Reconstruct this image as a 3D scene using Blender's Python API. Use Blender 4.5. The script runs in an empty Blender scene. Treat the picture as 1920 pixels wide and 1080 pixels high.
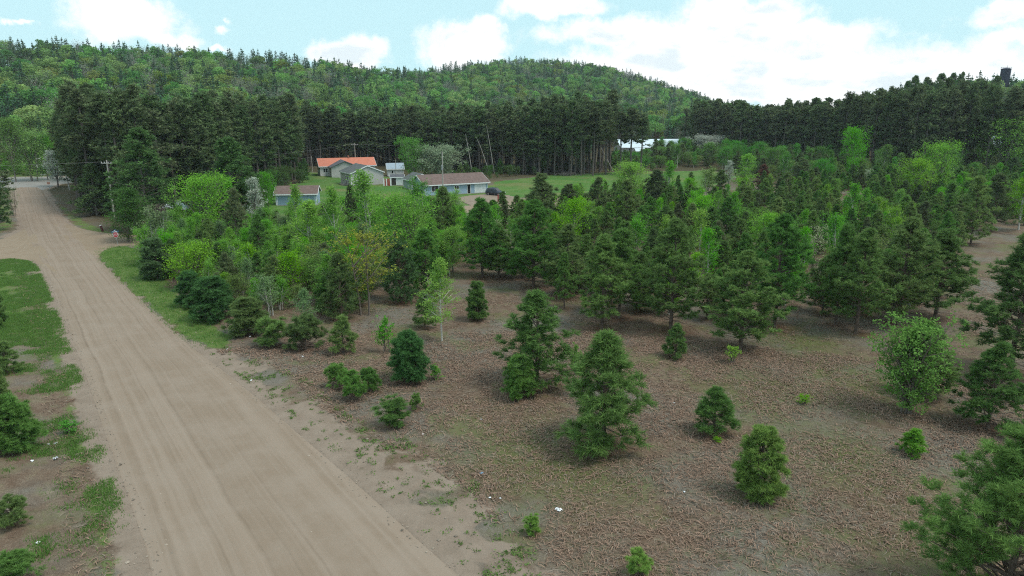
import bpy, math, random
import numpy as np
from mathutils import Vector, Matrix
R_ = math.radians
C = bpy.context.scene.collection
SC = bpy.context.scene

# ------------------------------------------------------------------ camera
CAM_H = 20.0
FPX = 1330.0                      # focal length in pixels of the 1920 wide photograph
PITCH = math.atan((540 - 200) / FPX)
cam_d = bpy.data.cameras.new('camera')
cam = bpy.data.objects.new('camera', cam_d); C.objects.link(cam)
cam.location = (0, 0, CAM_H)
cam.rotation_euler = (math.pi / 2 - PITCH, 0, 0)
cam_d.sensor_width = 36; cam_d.lens = FPX / 1920 * 36
cam_d.clip_start = 0.5; cam_d.clip_end = 9000
SC.camera = cam
CP, SP = math.cos(PITCH), math.sin(PITCH)

def ray(px, py):
    cx = (px - 960) / FPX; cy = (540 - py) / FPX
    return cx, CP + SP * cy, -SP + CP * cy
def P(px, py, z=0.0):
    """where the ray of a photo pixel meets the level z"""
    dx, dy, dz = ray(px, py)
    t = (z - CAM_H) / dz
    return dx * t, dy * t
def at_depth(px, py, Y):
    dx, dy, dz = ray(px, py)
    return dx / dy * Y, CAM_H + dz / dy * Y

# ------------------------------------------------------------------ world, sun, exposure
SUN_EL, SUN_AZ = R_(60), R_(112)
SKY_STRENGTH = 0.10
CLOUDS = [  # cloud banks as seen in the photograph: px, py, rx, ry, weight
    (230, 42, 105, 52, 1.15), (310, 74, 90, 24, .9), (190, 8, 75, 22, .8), (405, 90, 45, 12, .8), (35, 45, 22, 11, .8), (405, 52, 30, 18, .75), (432, 34, 22, 22, .55), (650, 96, 80, 32, 1.2),
    (870, 90, 90, 48, 1.25), (910, 60, 48, 42, 1.1), (1040, 8, 120, 24, 1.2), (1150, 60, 190, 36, 1.1),
    (1400, 25, 130, 40, 1.25), (1330, 80, 200, 50, 1.25), (1280, 130, 260, 52, 1.3), (1560, 62, 140, 34, 1.0), (1560, 140, 260, 66, 1.25),
    (1760, 130, 220, 60, 1.1), (1880, 25, 90, 26, 1.0), (1890, 70, 80, 28, 1.0), (1470, 172, 300, 40, 1.3)]

def N(nt, typ, **kw):
    n = nt.nodes.new(typ)
    for k, v in kw.items():
        if k.startswith('i_'):
            key = k[2:]
            n.inputs[int(key) if key.isdigit() else key].default_value = v
        else:
            setattr(n, k, v)
    return n
def math_n(nt, op, a, b=None, c=None, clamp=False):
    n = nt.nodes.new('ShaderNodeMath'); n.operation = op; n.use_clamp = clamp
    for i, v in enumerate((a, b, c)):
        if v is None: continue
        if isinstance(v, (int, float)): n.inputs[i].default_value = v
        else: nt.links.new(v, n.inputs[i])
    return n.outputs[0]
def mixc(nt, fac, a, b, mode='MIX'):
    n = nt.nodes.new('ShaderNodeMix'); n.data_type = 'RGBA'; n.blend_type = mode
    n.clamp_factor = True
    for s, v in ((0, fac), (6, a), (7, b)):
        if isinstance(v, (int, float)): n.inputs[s].default_value = v
        elif isinstance(v, tuple): n.inputs[s].default_value = (*v, 1) if len(v) == 3 else v
        else: nt.links.new(v, n.inputs[s])
    return n.outputs[2]
def ramp(nt, v, lo, hi, a=0.0, b=1.0, smooth=True):
    n = nt.nodes.new('ShaderNodeMapRange'); n.clamp = True
    if smooth: n.interpolation_type = 'SMOOTHSTEP'
    n.inputs[1].default_value = lo; n.inputs[2].default_value = hi
    n.inputs[3].default_value = a; n.inputs[4].default_value = b
    nt.links.new(v, n.inputs[0]); return n.outputs[0]
def noise(nt, vec, scale, detail=3.0, rough=0.55, dist=0.0):
    n = nt.nodes.new('ShaderNodeTexNoise')
    n.inputs['Scale'].default_value = scale; n.inputs['Detail'].default_value = detail
    n.inputs['Roughness'].default_value = rough; n.inputs['Distortion'].default_value = dist
    if vec is not None: nt.links.new(vec, n.inputs['Vector'])
    return n.outputs['Fac']

def build_world():
    w = bpy.data.worlds.new('World'); SC.world = w; w.use_nodes = True
    nt = w.node_tree; nt.nodes.clear(); L = nt.links.new
    out = N(nt, 'ShaderNodeOutputWorld'); bg = N(nt, 'ShaderNodeBackground')
    bg.inputs['Strength'].default_value = SKY_STRENGTH
    L(bg.outputs[0], out.inputs[0])
    sky = N(nt, 'ShaderNodeTexSky'); sky.sky_type = 'NISHITA'; sky.sun_disc = False
    sky.sun_elevation = SUN_EL; sky.sun_rotation = SUN_AZ; sky.air_density = 1.0; sky.dust_density = 0.6; sky.ozone_density = 1.0
    tc = N(nt, 'ShaderNodeTexCoord'); sep = N(nt, 'ShaderNodeSeparateXYZ'); L(tc.outputs['Generated'], sep.inputs[0])
    az = math_n(nt, 'ARCTAN2', sep.outputs[0], sep.outputs[1])
    el = math_n(nt, 'ARCSINE', sep.outputs[2])
    comb = N(nt, 'ShaderNodeCombineXYZ'); L(az, comb.inputs[0]); L(el, comb.inputs[1])
    # ragged cloud outlines: the direction is pushed about by two noises
    nz = N(nt, 'ShaderNodeTexNoise'); nz.inputs['Scale'].default_value = 14; nz.inputs['Detail'].default_value = 7; nz.inputs['Roughness'].default_value = .62
    L(comb.outputs[0], nz.inputs['Vector'])
    sub = N(nt, 'ShaderNodeVectorMath', operation='SUBTRACT'); L(nz.outputs['Color'], sub.inputs[0]); sub.inputs[1].default_value = (.5, .5, .5)
    mul = N(nt, 'ShaderNodeVectorMath', operation='MULTIPLY'); L(sub.outputs[0], mul.inputs[0]); mul.inputs[1].default_value = (.10, .065, 0)
    add = N(nt, 'ShaderNodeVectorMath', operation='ADD'); L(comb.outputs[0], add.inputs[0]); L(mul.outputs[0], add.inputs[1])
    field = None
    for px, py, rx, ry, wt in CLOUDS:
        dx, dy, dz = ray(px, py); ln = math.sqrt(dx*dx + dy*dy + dz*dz)
        ca, ce = math.atan2(dx, dy), math.asin(dz / ln)
        s = N(nt, 'ShaderNodeVectorMath', operation='SUBTRACT'); L(add.outputs[0], s.inputs[0]); s.inputs[1].default_value = (ca, ce, 0)
        m = N(nt, 'ShaderNodeVectorMath', operation='MULTIPLY'); L(s.outputs[0], m.inputs[0]); m.inputs[1].default_value = (FPX / rx, FPX / ry, 0)
        le = N(nt, 'ShaderNodeVectorMath', operation='LENGTH'); L(m.outputs[0], le.inputs[0])
        v = math_n(nt, 'SUBTRACT', wt - .30, le.outputs['Value'])
        field = v if field is None else math_n(nt, 'SMOOTH_MAX', field, v, .25)
    # broken cloud over the rest of the dome
    flat = N(nt, 'ShaderNodeVectorMath', operation='MULTIPLY'); L(tc.outputs['Generated'], flat.inputs[0]); flat.inputs[1].default_value = (1, 1, 2.2)
    gen = noise(nt, flat.outputs[0], 3.2, 7, .6)
    gen = ramp(nt, gen, .40, .62, -1, 1, False)
    away = ramp(nt, el, .17, .30)
    gen = math_n(nt, 'SUBTRACT', math_n(nt, 'MULTIPLY', math_n(nt, 'ADD', gen, 1.4), away), 1.4)
    field = math_n(nt, 'MAXIMUM', field, gen)
    fine = noise(nt, comb.outputs[0], 34, 6, .65)
    dens = math_n(nt, 'ADD', field, math_n(nt, 'MULTIPLY', math_n(nt, 'SUBTRACT', fine, .5), .9))
    cov = ramp(nt, dens, -.15, .45)
    st = N(nt, 'ShaderNodeMapping'); st.inputs['Scale'].default_value = (1, 2.4, 1); L(comb.outputs[0], st.inputs['Vector'])
    gr = noise(nt, st.outputs[0], 11, 5, .55)
    grey = math_n(nt, 'MULTIPLY', ramp(nt, gr, .46, .62), ramp(nt, dens, .15, .6))
    cl = mixc(nt, math_n(nt, 'MULTIPLY', grey, .72), (11.4, 11.45, 11.5), (6.8, 8.1, 8.7))
    # the clear air: the camera saw the blue pale and slightly green
    tint = mixc(nt, 1.0, sky.outputs[0], (1.32, 1.12, .92), 'MULTIPLY')
    low = ramp(nt, el, .0, .16)
    pale = mixc(nt, math_n(nt, 'SUBTRACT', .92, math_n(nt, 'MULTIPLY', low, .10)), tint, (5.7, 9.05, 9.9))
    col = mixc(nt, cov, pale, cl)
    L(col, bg.inputs['Color'])
    w.cycles.sampling_method = 'MANUAL'; w.cycles.sample_map_resolution = 1024
build_world()
sun_d = bpy.data.lights.new('sun', 'SUN'); sun = bpy.data.objects.new('sun', sun_d); C.objects.link(sun)
sun_d.energy = 2.1; sun_d.angle = R_(18); sun_d.color = (1.0, .93, .84)
sdir = Vector((math.sin(SUN_AZ) * math.cos(SUN_EL), math.cos(SUN_AZ) * math.cos(SUN_EL), math.sin(SUN_EL)))
sun.rotation_euler = sdir.to_track_quat('Z', 'Y').to_euler(); sun.location = (60, 60, 120)
SC.view_settings.view_transform = 'Standard'; SC.view_settings.look = 'None'
SC.view_settings.exposure = 0.16; SC.view_settings.gamma = 1.0; SC.view_settings.use_curve_mapping = False
SC.render.engine = 'CYCLES'
SC.cycles.max_bounces = 7; SC.cycles.diffuse_bounces = 5; SC.cycles.transmission_bounces = 4; SC.cycles.glossy_bounces = 2
SC.cycles.transparent_max_bounces = 4; SC.cycles.caustics_reflective = False; SC.cycles.caustics_refractive = False
SC.cycles.use_denoising = False; SC.cycles.filter_width = 1.1

# ------------------------------------------------------------------ small tools
rng = np.random.default_rng(7); random.seed(7)

def sl(c):  # srgb 0..255 -> linear
    return tuple(((x / 255) / 12.92 if x / 255 <= .04045 else ((x / 255 + .055) / 1.055) ** 2.4) for x in c)

class MB:
    """collects vertices and faces, then links them as ONE mesh object"""
    def __init__(s): s.v = []; s.f = []; s.n = 0; s.a = {}
    def add(s, V, F, m=0, rnd=None):
        V = np.asarray(V, float).reshape(-1, 3); F = np.asarray(F, int)
        s.v.append(V); s.f.append((F + s.n, m, rnd)); s.n += len(V); return s
    def box(s, x0, x1, y0, y1, z0, z1, m=0, M=None):
        V = np.array([(x, y, z) for z in (z0, z1) for y in (y0, y1) for x in (x0, x1)], float)
        if M is not None: V = np.array([tuple(M @ Vector(v)) for v in V])
        return s.add(V, [(0, 2, 3, 1), (4, 5, 7, 6), (0, 1, 5, 4), (2, 6, 7, 3), (0, 4, 6, 2), (1, 3, 7, 5)], m)
    def prism(s, poly, axis_from, axis_to, m=0):
        """polygon of (a,b) in the y/z plane swept along x"""
        n = len(poly)
        V = [(axis_from, a, b) for a, b in poly] + [(axis_to, a, b) for a, b in poly]
        s.add(V, [[i, (i + 1) % n, n + (i + 1) % n, n + i] for i in range(n)], m)
        s.f.append((np.array([list(range(n))[::-1]]) + s.n - 2 * n, m, None)); s.f.append((np.array([list(range(n, 2 * n))]) + s.n - 2 * n, m, None))
        return s
    def tube(s, pts, rad, sides=6, m=0, cap=True):
        pts = np.asarray(pts, float); k = len(pts)
        rad = np.broadcast_to(np.asarray(rad, float), (k,))
        tan = np.gradient(pts, axis=0); tan /= np.linalg.norm(tan, axis=1)[:, None] + 1e-9
        ref = np.where(np.abs(tan[:, 2:3]) > .9, np.array([[1., 0, 0]]), np.array([[0, 0, 1.]]))
        u = np.cross(tan, ref); u /= np.linalg.norm(u, axis=1)[:, None] + 1e-9
        w = np.cross(tan, u)
        a = np.linspace(0, 2 * np.pi, sides, endpoint=False)
        V = pts[:, None, :] + rad[:, None, None] * (np.cos(a)[None, :, None] * u[:, None, :] + np.sin(a)[None, :, None] * w[:, None, :])
        F = [(i * sides + j, i * sides + (j + 1) % sides, (i + 1) * sides + (j + 1) % sides, (i + 1) * sides + j) for i in range(k - 1) for j in range(sides)]
        s.add(V.reshape(-1, 3), F, m)
        if cap and sides > 3:
            s.f.append((np.array([[ (k - 1) * sides + j for j in range(sides)]]) + s.n - k * sides, m, None))
            s.f.append((np.array([[ j for j in range(sides)][::-1]]) + s.n - k * sides, m, None))
        return s
    def mesh(s, name, mats, smooth=False):
        me = bpy.data.meshes.new(name)
        V = np.concatenate(s.v) if s.v else np.zeros((0, 3))
        me.vertices.add(len(V)); me.vertices.foreach_set('co', V.astype(np.float32).ravel())
        li = np.concatenate([F.ravel() for F, m, r in s.f]); tot = np.concatenate([np.full(len(F), F.shape[1]) for F, m, r in s.f])
        mi = np.concatenate([np.full(len(F), m) for F, m, r in s.f])
        rn = np.concatenate([np.full(len(F), .5) if r is None else np.asarray(r, float) for F, m, r in s.f])
        me.loops.add(len(li)); me.loops.foreach_set('vertex_index', li.astype(np.int32))
        me.polygons.add(len(tot)); st = np.concatenate([[0], np.cumsum(tot)[:-1]])
        me.polygons.foreach_set('loop_start', st.astype(np.int32)); me.polygons.foreach_set('loop_total', tot.astype(np.int32))
        me.polygons.foreach_set('material_index', mi.astype(np.int32))
        me.polygons.foreach_set('use_smooth', np.full(len(tot), smooth))
        a = me.attributes.new('rnd', 'FLOAT', 'FACE'); a.data.foreach_set('value', rn.astype(np.float32))
        for m in (mats if isinstance(mats, (list, tuple)) else [mats]): me.materials.append(m)
        me.update(calc_edges=True); me.validate(verbose=False)
        return me
    def build(s, name, mats, parent=None, smooth=False):
        o = bpy.data.objects.new(name, s.mesh(name, mats, smooth)); C.objects.link(o)
        if parent is not None: o.parent = parent
        return o

def tag(o, label=None, cat=None, group=None, kind=None):
    if label: o['label'] = label
    if cat: o['category'] = cat
    if group: o['group'] = group
    if kind: o['kind'] = kind
    return o
def empty(name, loc, rz=0.0):
    o = bpy.data.objects.new(name, None); C.objects.link(o); o.empty_display_size = .3
    o.location = loc; o.rotation_euler = (0, 0, rz); return o

# ------------------------------------------------------------------ materials
def new_mat(name):
    m = bpy.data.materials.new(name); m.use_nodes = True
    nt = m.node_tree; nt.nodes.clear()
    out = nt.nodes.new('ShaderNodeOutputMaterial'); return m, nt, out
def leaf_mat(name, col, var=.25, hue=.02, trans=.25, obj_var=.22, col2=None):
    """leaves or needles: diffuse with some light passing through; colour differs leaf by leaf and tree by tree"""
    m, nt, out = new_mat(name); L = nt.links.new
    at = N(nt, 'ShaderNodeAttribute', attribute_name='rnd'); oi = N(nt, 'ShaderNodeObjectInfo')
    base = mixc(nt, oi.outputs['Random'], col, col2) if col2 else None
    hs = N(nt, 'ShaderNodeHueSaturation')
    if base is None: hs.inputs['Color'].default_value = (*col, 1)
    else: L(base, hs.inputs['Color'])
    orn = math_n(nt, 'FRACT', math_n(nt, 'MULTIPLY', oi.outputs['Random'], 7.31))
    L(ramp(nt, orn, 0, 1, .5 - hue, .5 + hue, False), hs.inputs['Hue'])
    v = math_n(nt, 'MULTIPLY', ramp(nt, at.outputs['Fac'], 0, 1, 1 - var, 1 + var, False), ramp(nt, oi.outputs['Random'], 0, 1, 1 - obj_var, 1 + obj_var, False))
    L(v, hs.inputs['Value'])
    L(ramp(nt, orn, 0, 1, .88, 1.06, False), hs.inputs['Saturation'])
    d = N(nt, 'ShaderNodeBsdfDiffuse'); L(hs.outputs[0], d.inputs[0])
    t = N(nt, 'ShaderNodeBsdfTranslucent'); L(hs.outputs[0], t.inputs[0])
    mx = N(nt, 'ShaderNodeMixShader'); mx.inputs[0].default_value = trans
    L(d.outputs[0], mx.inputs[1]); L(t.outputs[0], mx.inputs[2]); L(mx.outputs[0], out.inputs[0])
    return m
def plain_mat(name, col, rough=.8, var=.15, scale=6.0, metal=0.0, spec=.3, bump=0.0, streak=None):
    m, nt, out = new_mat(name); L = nt.links.new
    b = N(nt, 'ShaderNodeBsdfPrincipled'); b.inputs['Roughness'].default_value = rough; b.inputs['Metallic'].default_value = metal
    b.inputs['Specular IOR Level'].default_value = spec
    tc = N(nt, 'ShaderNodeTexCoord'); vec = tc.outputs['Object']
    if streak:
        mp = N(nt, 'ShaderNodeMapping'); mp.inputs['Scale'].default_value = streak; L(vec, mp.inputs['Vector']); vec = mp.outputs[0]
    n = noise(nt, vec, scale, 4, .6)
    c = mixc(nt, ramp(nt, n, .3, .7, 0, 1, False), tuple(x * (1 - var) for x in col), tuple(min(1, x * (1 + var)) for x in col))
    L(c, b.inputs['Base Color'])
    if bump:
        bp = N(nt, 'ShaderNodeBump'); bp.inputs['Strength'].default_value = bump; bp.inputs['Distance'].default_value = .03; L(n, bp.inputs['Height']); L(bp.outputs[0], b.inputs['Normal'])
    L(b.outputs[0], out.inputs[0]); return m
def ribbed_mat(name, col, period, axis=0, rough=.5, metal=0.0, depth=.35, var=.12):
    """siding, sheet metal or shingle courses: even lines across one axis, weathered by noise"""
    m, nt, out = new_mat(name); L = nt.links.new
    b = N(nt, 'ShaderNodeBsdfPrincipled'); b.inputs['Roughness'].default_value = rough; b.inputs['Metallic'].default_value = metal
    tc = N(nt, 'ShaderNodeTexCoord'); sp = N(nt, 'ShaderNodeSeparateXYZ'); L(tc.outputs['Object'], sp.inputs[0])
    fr = math_n(nt, 'FRACT', math_n(nt, 'DIVIDE', sp.outputs[axis], period))
    line = ramp(nt, fr, .0, .14, 1 - depth, 1.0)
    n = noise(nt, tc.outputs['Object'], 1.3, 5, .6); n2 = noise(nt, tc.outputs['Object'], 14, 3, .6)
    v = math_n(nt, 'MULTIPLY', line, ramp(nt, math_n(nt, 'ADD', math_n(nt, 'MULTIPLY', n, .6), math_n(nt, 'MULTIPLY', n2, .4)), .35, .65, 1 - var, 1 + var, False))
    L(mixc(nt, 1.0, (*col, 1), v, 'MULTIPLY'), b.inputs['Base Color'])
    L(b.outputs[0], out.inputs[0]); return m
def glass_mat():
    m, nt, out = new_mat('window_glass'); b = N(nt, 'ShaderNodeBsdfPrincipled')
    b.inputs['Base Color'].default_value = (.015, .02, .025, 1); b.inputs['Roughness'].default_value = .08
    nt.links.new(b.outputs[0], out.inputs[0]); return m

G = dict(
    pine=leaf_mat('pine_needles', (.130, .252, .066), .34, .022, .34, .18, (.162, .268, .068)),
    pine_blue=leaf_mat('blue_pine_needles', (.095, .190, .066), .30, .015, .25, .2),
    pine_bright=leaf_mat('bright_pine_needles', (.185, .340, .058), .3, .015, .28, .1),
    pine_dusky=leaf_mat('dusky_pine_needles', (.128, .188, .080), .32, .02, .30, .22, (.150, .185, .082)),
    white_pine=leaf_mat('white_pine_needles', (.108, .190, .064), .30, .015, .25, .15),
    birch=leaf_mat('fresh_birch_leaves', (.135, .390, .036), .28, .018, .42, .12, (.190, .400, .040)),
    poplar=leaf_mat('poplar_leaves', (.115, .285, .048), .28, .02, .35, .18),
    lime=leaf_mat('lime_leaves', (.195, .385, .034), .25, .01, .35, .08),
    olive=leaf_mat('olive_leaves', (.150, .260, .060), .28, .025, .3, .2),
    midleaf=leaf_mat('mid_green_leaves', (.085, .180, .042), .3, .015, .3, .12),
    maple=leaf_mat('yellow_maple_leaves', (.310, .320, .060), .28, .015, .35, .08),
    palebirch=leaf_mat('pale_birch_leaves', (.185, .290, .120), .28, .02, .35, .12),
    blossom=leaf_mat('white_blossom', (.43, .47, .39), .25, .01, .3, .1),
    blossom_green=leaf_mat('green_white_blossom', (.30, .37, .24), .25, .01, .3, .1),
    cream=leaf_mat('cream_new_leaves', (.32, .36, .20), .25, .01, .3, .05),
    maple_green=leaf_mat('light_maple_leaves', (.150, .300, .060), .25, .01, .35, .05),
    rusty=leaf_mat('rusty_needles', (.16, .085, .05), .3, .02, .2, .1),
    hill_leaf=leaf_mat('hillside_leaves', (.130, .285, .080), .30, .03, .32, .26, (.205, .355, .092)),
    hill_yellow=leaf_mat('hillside_yellow_leaves', (.225, .290, .060), .3, .02, .3, .2, (.165, .260, .06)),
    hill_pale=leaf_mat('hillside_pale_leaves', (.200, .270, .170), .3, .02, .3, .2, (.240, .26, .21)),
    hill_con=leaf_mat('hillside_needles', (.068, .142, .074), .3, .02, .22, .28),
    tall=leaf_mat('tall_pine_needles', (.125, .178, .076), .36, .02, .22, .22),
    bark=plain_mat('pine_bark', (.13, .095, .075), .95, .35, 9, streak=(1, 1, .25)),
    barkgrey=plain_mat('grey_bark', (.20, .175, .155), .95, .3, 9, streak=(1, 1, .25)),
    barktall=plain_mat('tall_pine_bark', (.105, .088, .078), .95, .3, 5, streak=(1, 1, .2)),
    birchbark=plain_mat('birch_bark', (.46, .44, .40), .9, .35, 7, streak=(1, 1, 3)),
    twig=plain_mat('twig_bark', (.16, .13, .11), .95, .25, 9),
    white=plain_mat('white_paint', (.72, .74, .76), .55, .06, 3),
    galv=plain_mat('galvanised_steel', (.36, .37, .38), .45, .12, 8, metal=.6),
    pole=plain_mat('weathered_pole_wood', (.36, .34, .31), .9, .25, 5, streak=(1, 1, .1)),
    dark=plain_mat('dark_metal', (.03, .03, .032), .5, .2, 8),
    wire=plain_mat('wire_metal', (.28, .28, .28), .6, .1, 8),
    glass=glass_mat(),
)

# ------------------------------------------------------------------ terrain
_px = [-900, -300, 0, 100, 200, 300, 370, 450, 560, 640, 720, 760, 800, 850, 900, 960, 1050, 1130, 1200, 1270, 1340, 1390, 1450, 1550, 1640, 1700, 1800, 1900, 2100, 2700]
_ys = [70, 66, 72, 80, 87, 88, 93, 102, 114, 121, 132, 134, 131, 124, 118, 113, 113, 123, 145, 166, 189, 200, 206, 204, 192, 168, 148, 150, 150, 170]
_R = [520, 520, 520, 520, 525, 530, 535, 540, 545, 555, 590, 640, 700, 760, 800, 830, 850, 850, 850, 850, 850, 840, 700, 520, 440, 420, 420, 420, 430, 450]
_F = [255, 258, 258, 258, 256, 254, 250, 255, 265, 275, 300, 320, 340, 360, 370, 380, 390, 395, 400, 405, 410, 400, 350, 280, 245, 238, 235, 235, 235, 235]
HT = 15.0
def hill(x, y):
    x = np.asarray(x, float); y = np.asarray(y, float)
    r = np.hypot(x, y); az = np.arctan2(x, y)
    azc = np.clip(az, -1.25, 1.25)
    px = 960 + FPX * np.tan(azc) / CP
    ys = np.interp(px, _px, _ys); R = np.interp(px, _px, _R); F = np.interp(px, _px, _F)
    cy = (540 - ys) / FPX; cx = (px - 960) / FPX
    slope = (-SP + CP * cy) / np.hypot(CP + SP * cy, cx)
    zr = np.maximum(CAM_H + slope * R - HT, 0)
    t = (r - F) / (R - F)
    up = np.where(t < 0, 0, np.minimum(t, 1))
    up = up * up * (3 - 2 * up) * .25 + up * .75
    up = np.where(t < 0, 0, up)
    back = np.clip((r - R) / 500, 0, 1); back = back * back * (3 - 2 * back)
    z = zr * up * (1 - .55 * back)
    z = z * np.clip((1.75 - np.abs(az)) / .35, 0, 1)
    z += np.where(t > 0.1, 1, 0) * np.minimum(np.maximum(t - .1, 0) * 3, 1) * (1.6 * np.sin(x * .041 + 1.3) * np.cos(y * .037) + .8 * np.sin(x * .09 + y * .07))
    return z
def gz(x, y):
    x = np.asarray(x, float); y = np.asarray(y, float); r = np.hypot(x, y)
    und = .10 * np.sin(x * .31 + .7) * np.cos(y * .27) + .06 * np.sin(x * .83 + y * .55) + .03 * np.sin(x * 1.9 - y * 1.3)
    return hill(x, y) + und * np.clip(road_dist(x, y) / 3.0, 0, 1)

def fnoise(x, y, s, sd=0, oct=3):
    x = np.asarray(x, float) / s; y = np.asarray(y, float) / s; out = 0; amp = 1; tot = 0
    for o in range(oct):
        xi, yi = np.floor(x), np.floor(y); fx, fy = x - xi, y - yi; fx = fx * fx * (3 - 2 * fx); fy = fy * fy * (3 - 2 * fy)
        h = lambda a, b: np.mod(np.sin(a * 127.1 + b * 311.7 + sd * 74.7 + o * 19.3) * 43758.5453, 1.0)
        v = (h(xi, yi) * (1 - fx) + h(xi + 1, yi) * fx) * (1 - fy) + (h(xi, yi + 1) * (1 - fx) + h(xi + 1, yi + 1) * fx) * fy
        out = out + v * amp; tot += amp; amp *= .55; x = x * 2.03 + 7.1; y = y * 2.03 + 3.7
    return out / tot
def inside(poly, x, y):
    poly = np.asarray(poly); n = len(poly); c = np.zeros(np.shape(x), bool)
    j = n - 1
    for i in range(n):
        xi, yi = poly[i]; xj, yj = poly[j]
        cond = ((yi > y) != (yj > y)) & (x < (xj - xi) * (y - yi) / (yj - yi + 1e-12) + xi)
        c ^= cond; j = i
    return c
def edge_dist(poly, x, y, closed=True):
    poly = np.asarray(poly, float); d = np.full(np.shape(x), 1e9)
    n = len(poly)
    for i in range(n if closed else n - 1):
        a = poly[i]; b = poly[(i + 1) % n]; ab = b - a; l2 = ab @ ab + 1e-9
        t = np.clip(((x - a[0]) * ab[0] + (y - a[1]) * ab[1]) / l2, 0, 1)
        d = np.minimum(d, np.hypot(x - a[0] - t * ab[0], y - a[1] - t * ab[1]))
    return d
def sdist(poly, x, y):
    d = edge_dist(poly, x, y); return np.where(inside(poly, x, y), -d, d)
def PP(pts, z=0.0): return np.array([P(a, b, z) for a, b in pts])

# road edges, photo pixels turned into ground points
rl = PP([(310, 1200), (292, 1080), (236, 920), (192, 800), (160, 700), (122, 600), (97, 540), (72, 490), (50, 450), (40, 415), (34, 390), (29, 370), (25, 352)])
rr = PP([(1000, 1200), (858, 1080), (690, 925), (568, 820), (455, 722), (345, 640), (262, 562), (200, 500), (160, 455), (125, 418), (100, 388), (86, 368), (76, 352)])
def road_lr(y):
    return np.interp(y, rl[:, 1], rl[:, 0]), np.interp(y, rr[:, 1], rr[:, 0])
_ys0 = np.linspace(rl[0, 1], rl[-1, 1], 28)
_l, _r = road_lr(_ys0)
_ext = np.array([_l[0] + (_l[0] - _l[3]) / (_ys0[0] - _ys0[3]) * (-40 - _ys0[0]), _r[0] + (_r[0] - _r[3]) / (_ys0[0] - _ys0[3]) * (-40 - _ys0[0])])
MAIN_L = np.vstack([[(_ext[0], -40)], np.c_[_l, _ys0]]); MAIN_R = np.vstack([[(_ext[1], -40)], np.c_[_r, _ys0]])
MAIN = np.vstack([MAIN_L, MAIN_R[::-1]])
# side road to the right (upper edge, lower edge) and its stub to the left
SR_T = PP([(85, 400), (135, 424), (160, 436), (190, 443), (235, 445), (330, 437), (520, 424), (700, 405), (860, 388), (960, 374), (1120, 368), (1350, 364)])
SR_B = PP([(165, 502), (187, 484), (190, 473), (205, 465), (240, 460), (335, 450), (525, 436), (710, 417), (870, 398), (975, 384), (1130, 375), (1360, 370)])
SL_T = PP([(64, 414), (38, 433), (22, 441), (0, 449), (-60, 456), (-400, 490)])
SL_B = PP([(122, 545), (78, 500), (62, 489), (30, 484), (-60, 488), (-400, 530)])
PV_T = PP([(-60, 331), (20, 332), (70, 331), (120, 331), (150, 333)])
PV_B = PP([(-60, 352), (22, 356), (78, 357), (110, 345), (150, 342)])
DR = PP([(850, 372), (880, 367), (925, 363), (950, 366), (985, 374), (985, 392), (905, 394), (870, 380)])
SIDE = np.vstack([SR_T, SR_B[::-1]]); SIDEL = np.vstack([SL_T, SL_B[::-1]]); PAVE = np.vstack([PV_T, PV_B[::-1]])
def road_dist(x, y):
    d = sdist(MAIN, x, y)
    for p in (SIDE, SIDEL, PAVE, DR): d = np.minimum(d, sdist(p, x, y))
    return np.maximum(d, 0)
GRASS_STRIP = PP([(183, 472), (205, 464), (240, 461), (266, 468), (285, 500), (318, 535), (352, 575), (400, 605), (430, 632), (425, 652), (392, 652), (340, 628), (268, 560), (212, 510), (186, 486)])
LEFT_LUSH = PP([(-60, 492), (30, 488), (60, 494), (70, 520), (80, 560), (100, 610), (112, 640), (40, 640), (-60, 640)])
LAWN = PP([(470, 395), (500, 388), (600, 356), (612, 345), (760, 372), (925, 346), (928, 341), (1040, 328), (1160, 322), (1330, 320), (1390, 330), (1340, 348), (1280, 358), (1120, 366), (960, 372), (900, 388), (700, 402), (500, 420)])
VERGE_R = PP([(430, 655), (520, 690), (640, 790), (780, 850), (900, 930), (1020, 1080), (1120, 1200), (1000, 1200), (858, 1080), (690, 925), (568, 820), (455, 722), (400, 675)])
VERGE_FAR = PP([(105, 378), (125, 390), (165, 415), (200, 432), (232, 440), (190, 440), (150, 428), (120, 405)])
MOSS = [P(1560, 690), P(1640, 720), P(1040, 880), P(980, 850), P(1500, 640), P(1420, 730), P(1580, 860)]

PINE_SPOTS = []      # filled when trees are placed: needle litter lies under them

def grid_xy():
    az = np.concatenate([np.linspace(-math.pi, -.86, 40, endpoint=False), np.linspace(-.86, .86, 760, endpoint=False), np.linspace(.86, math.pi, 40)])
    r = [0.6]
    while r[-1] < 1500:
        x = r[-1]
        r.append(x * (1.007 if 18 < x < 260 else 1.02 if x < 1200 else 1.06))
    return az, np.array(r)

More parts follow.
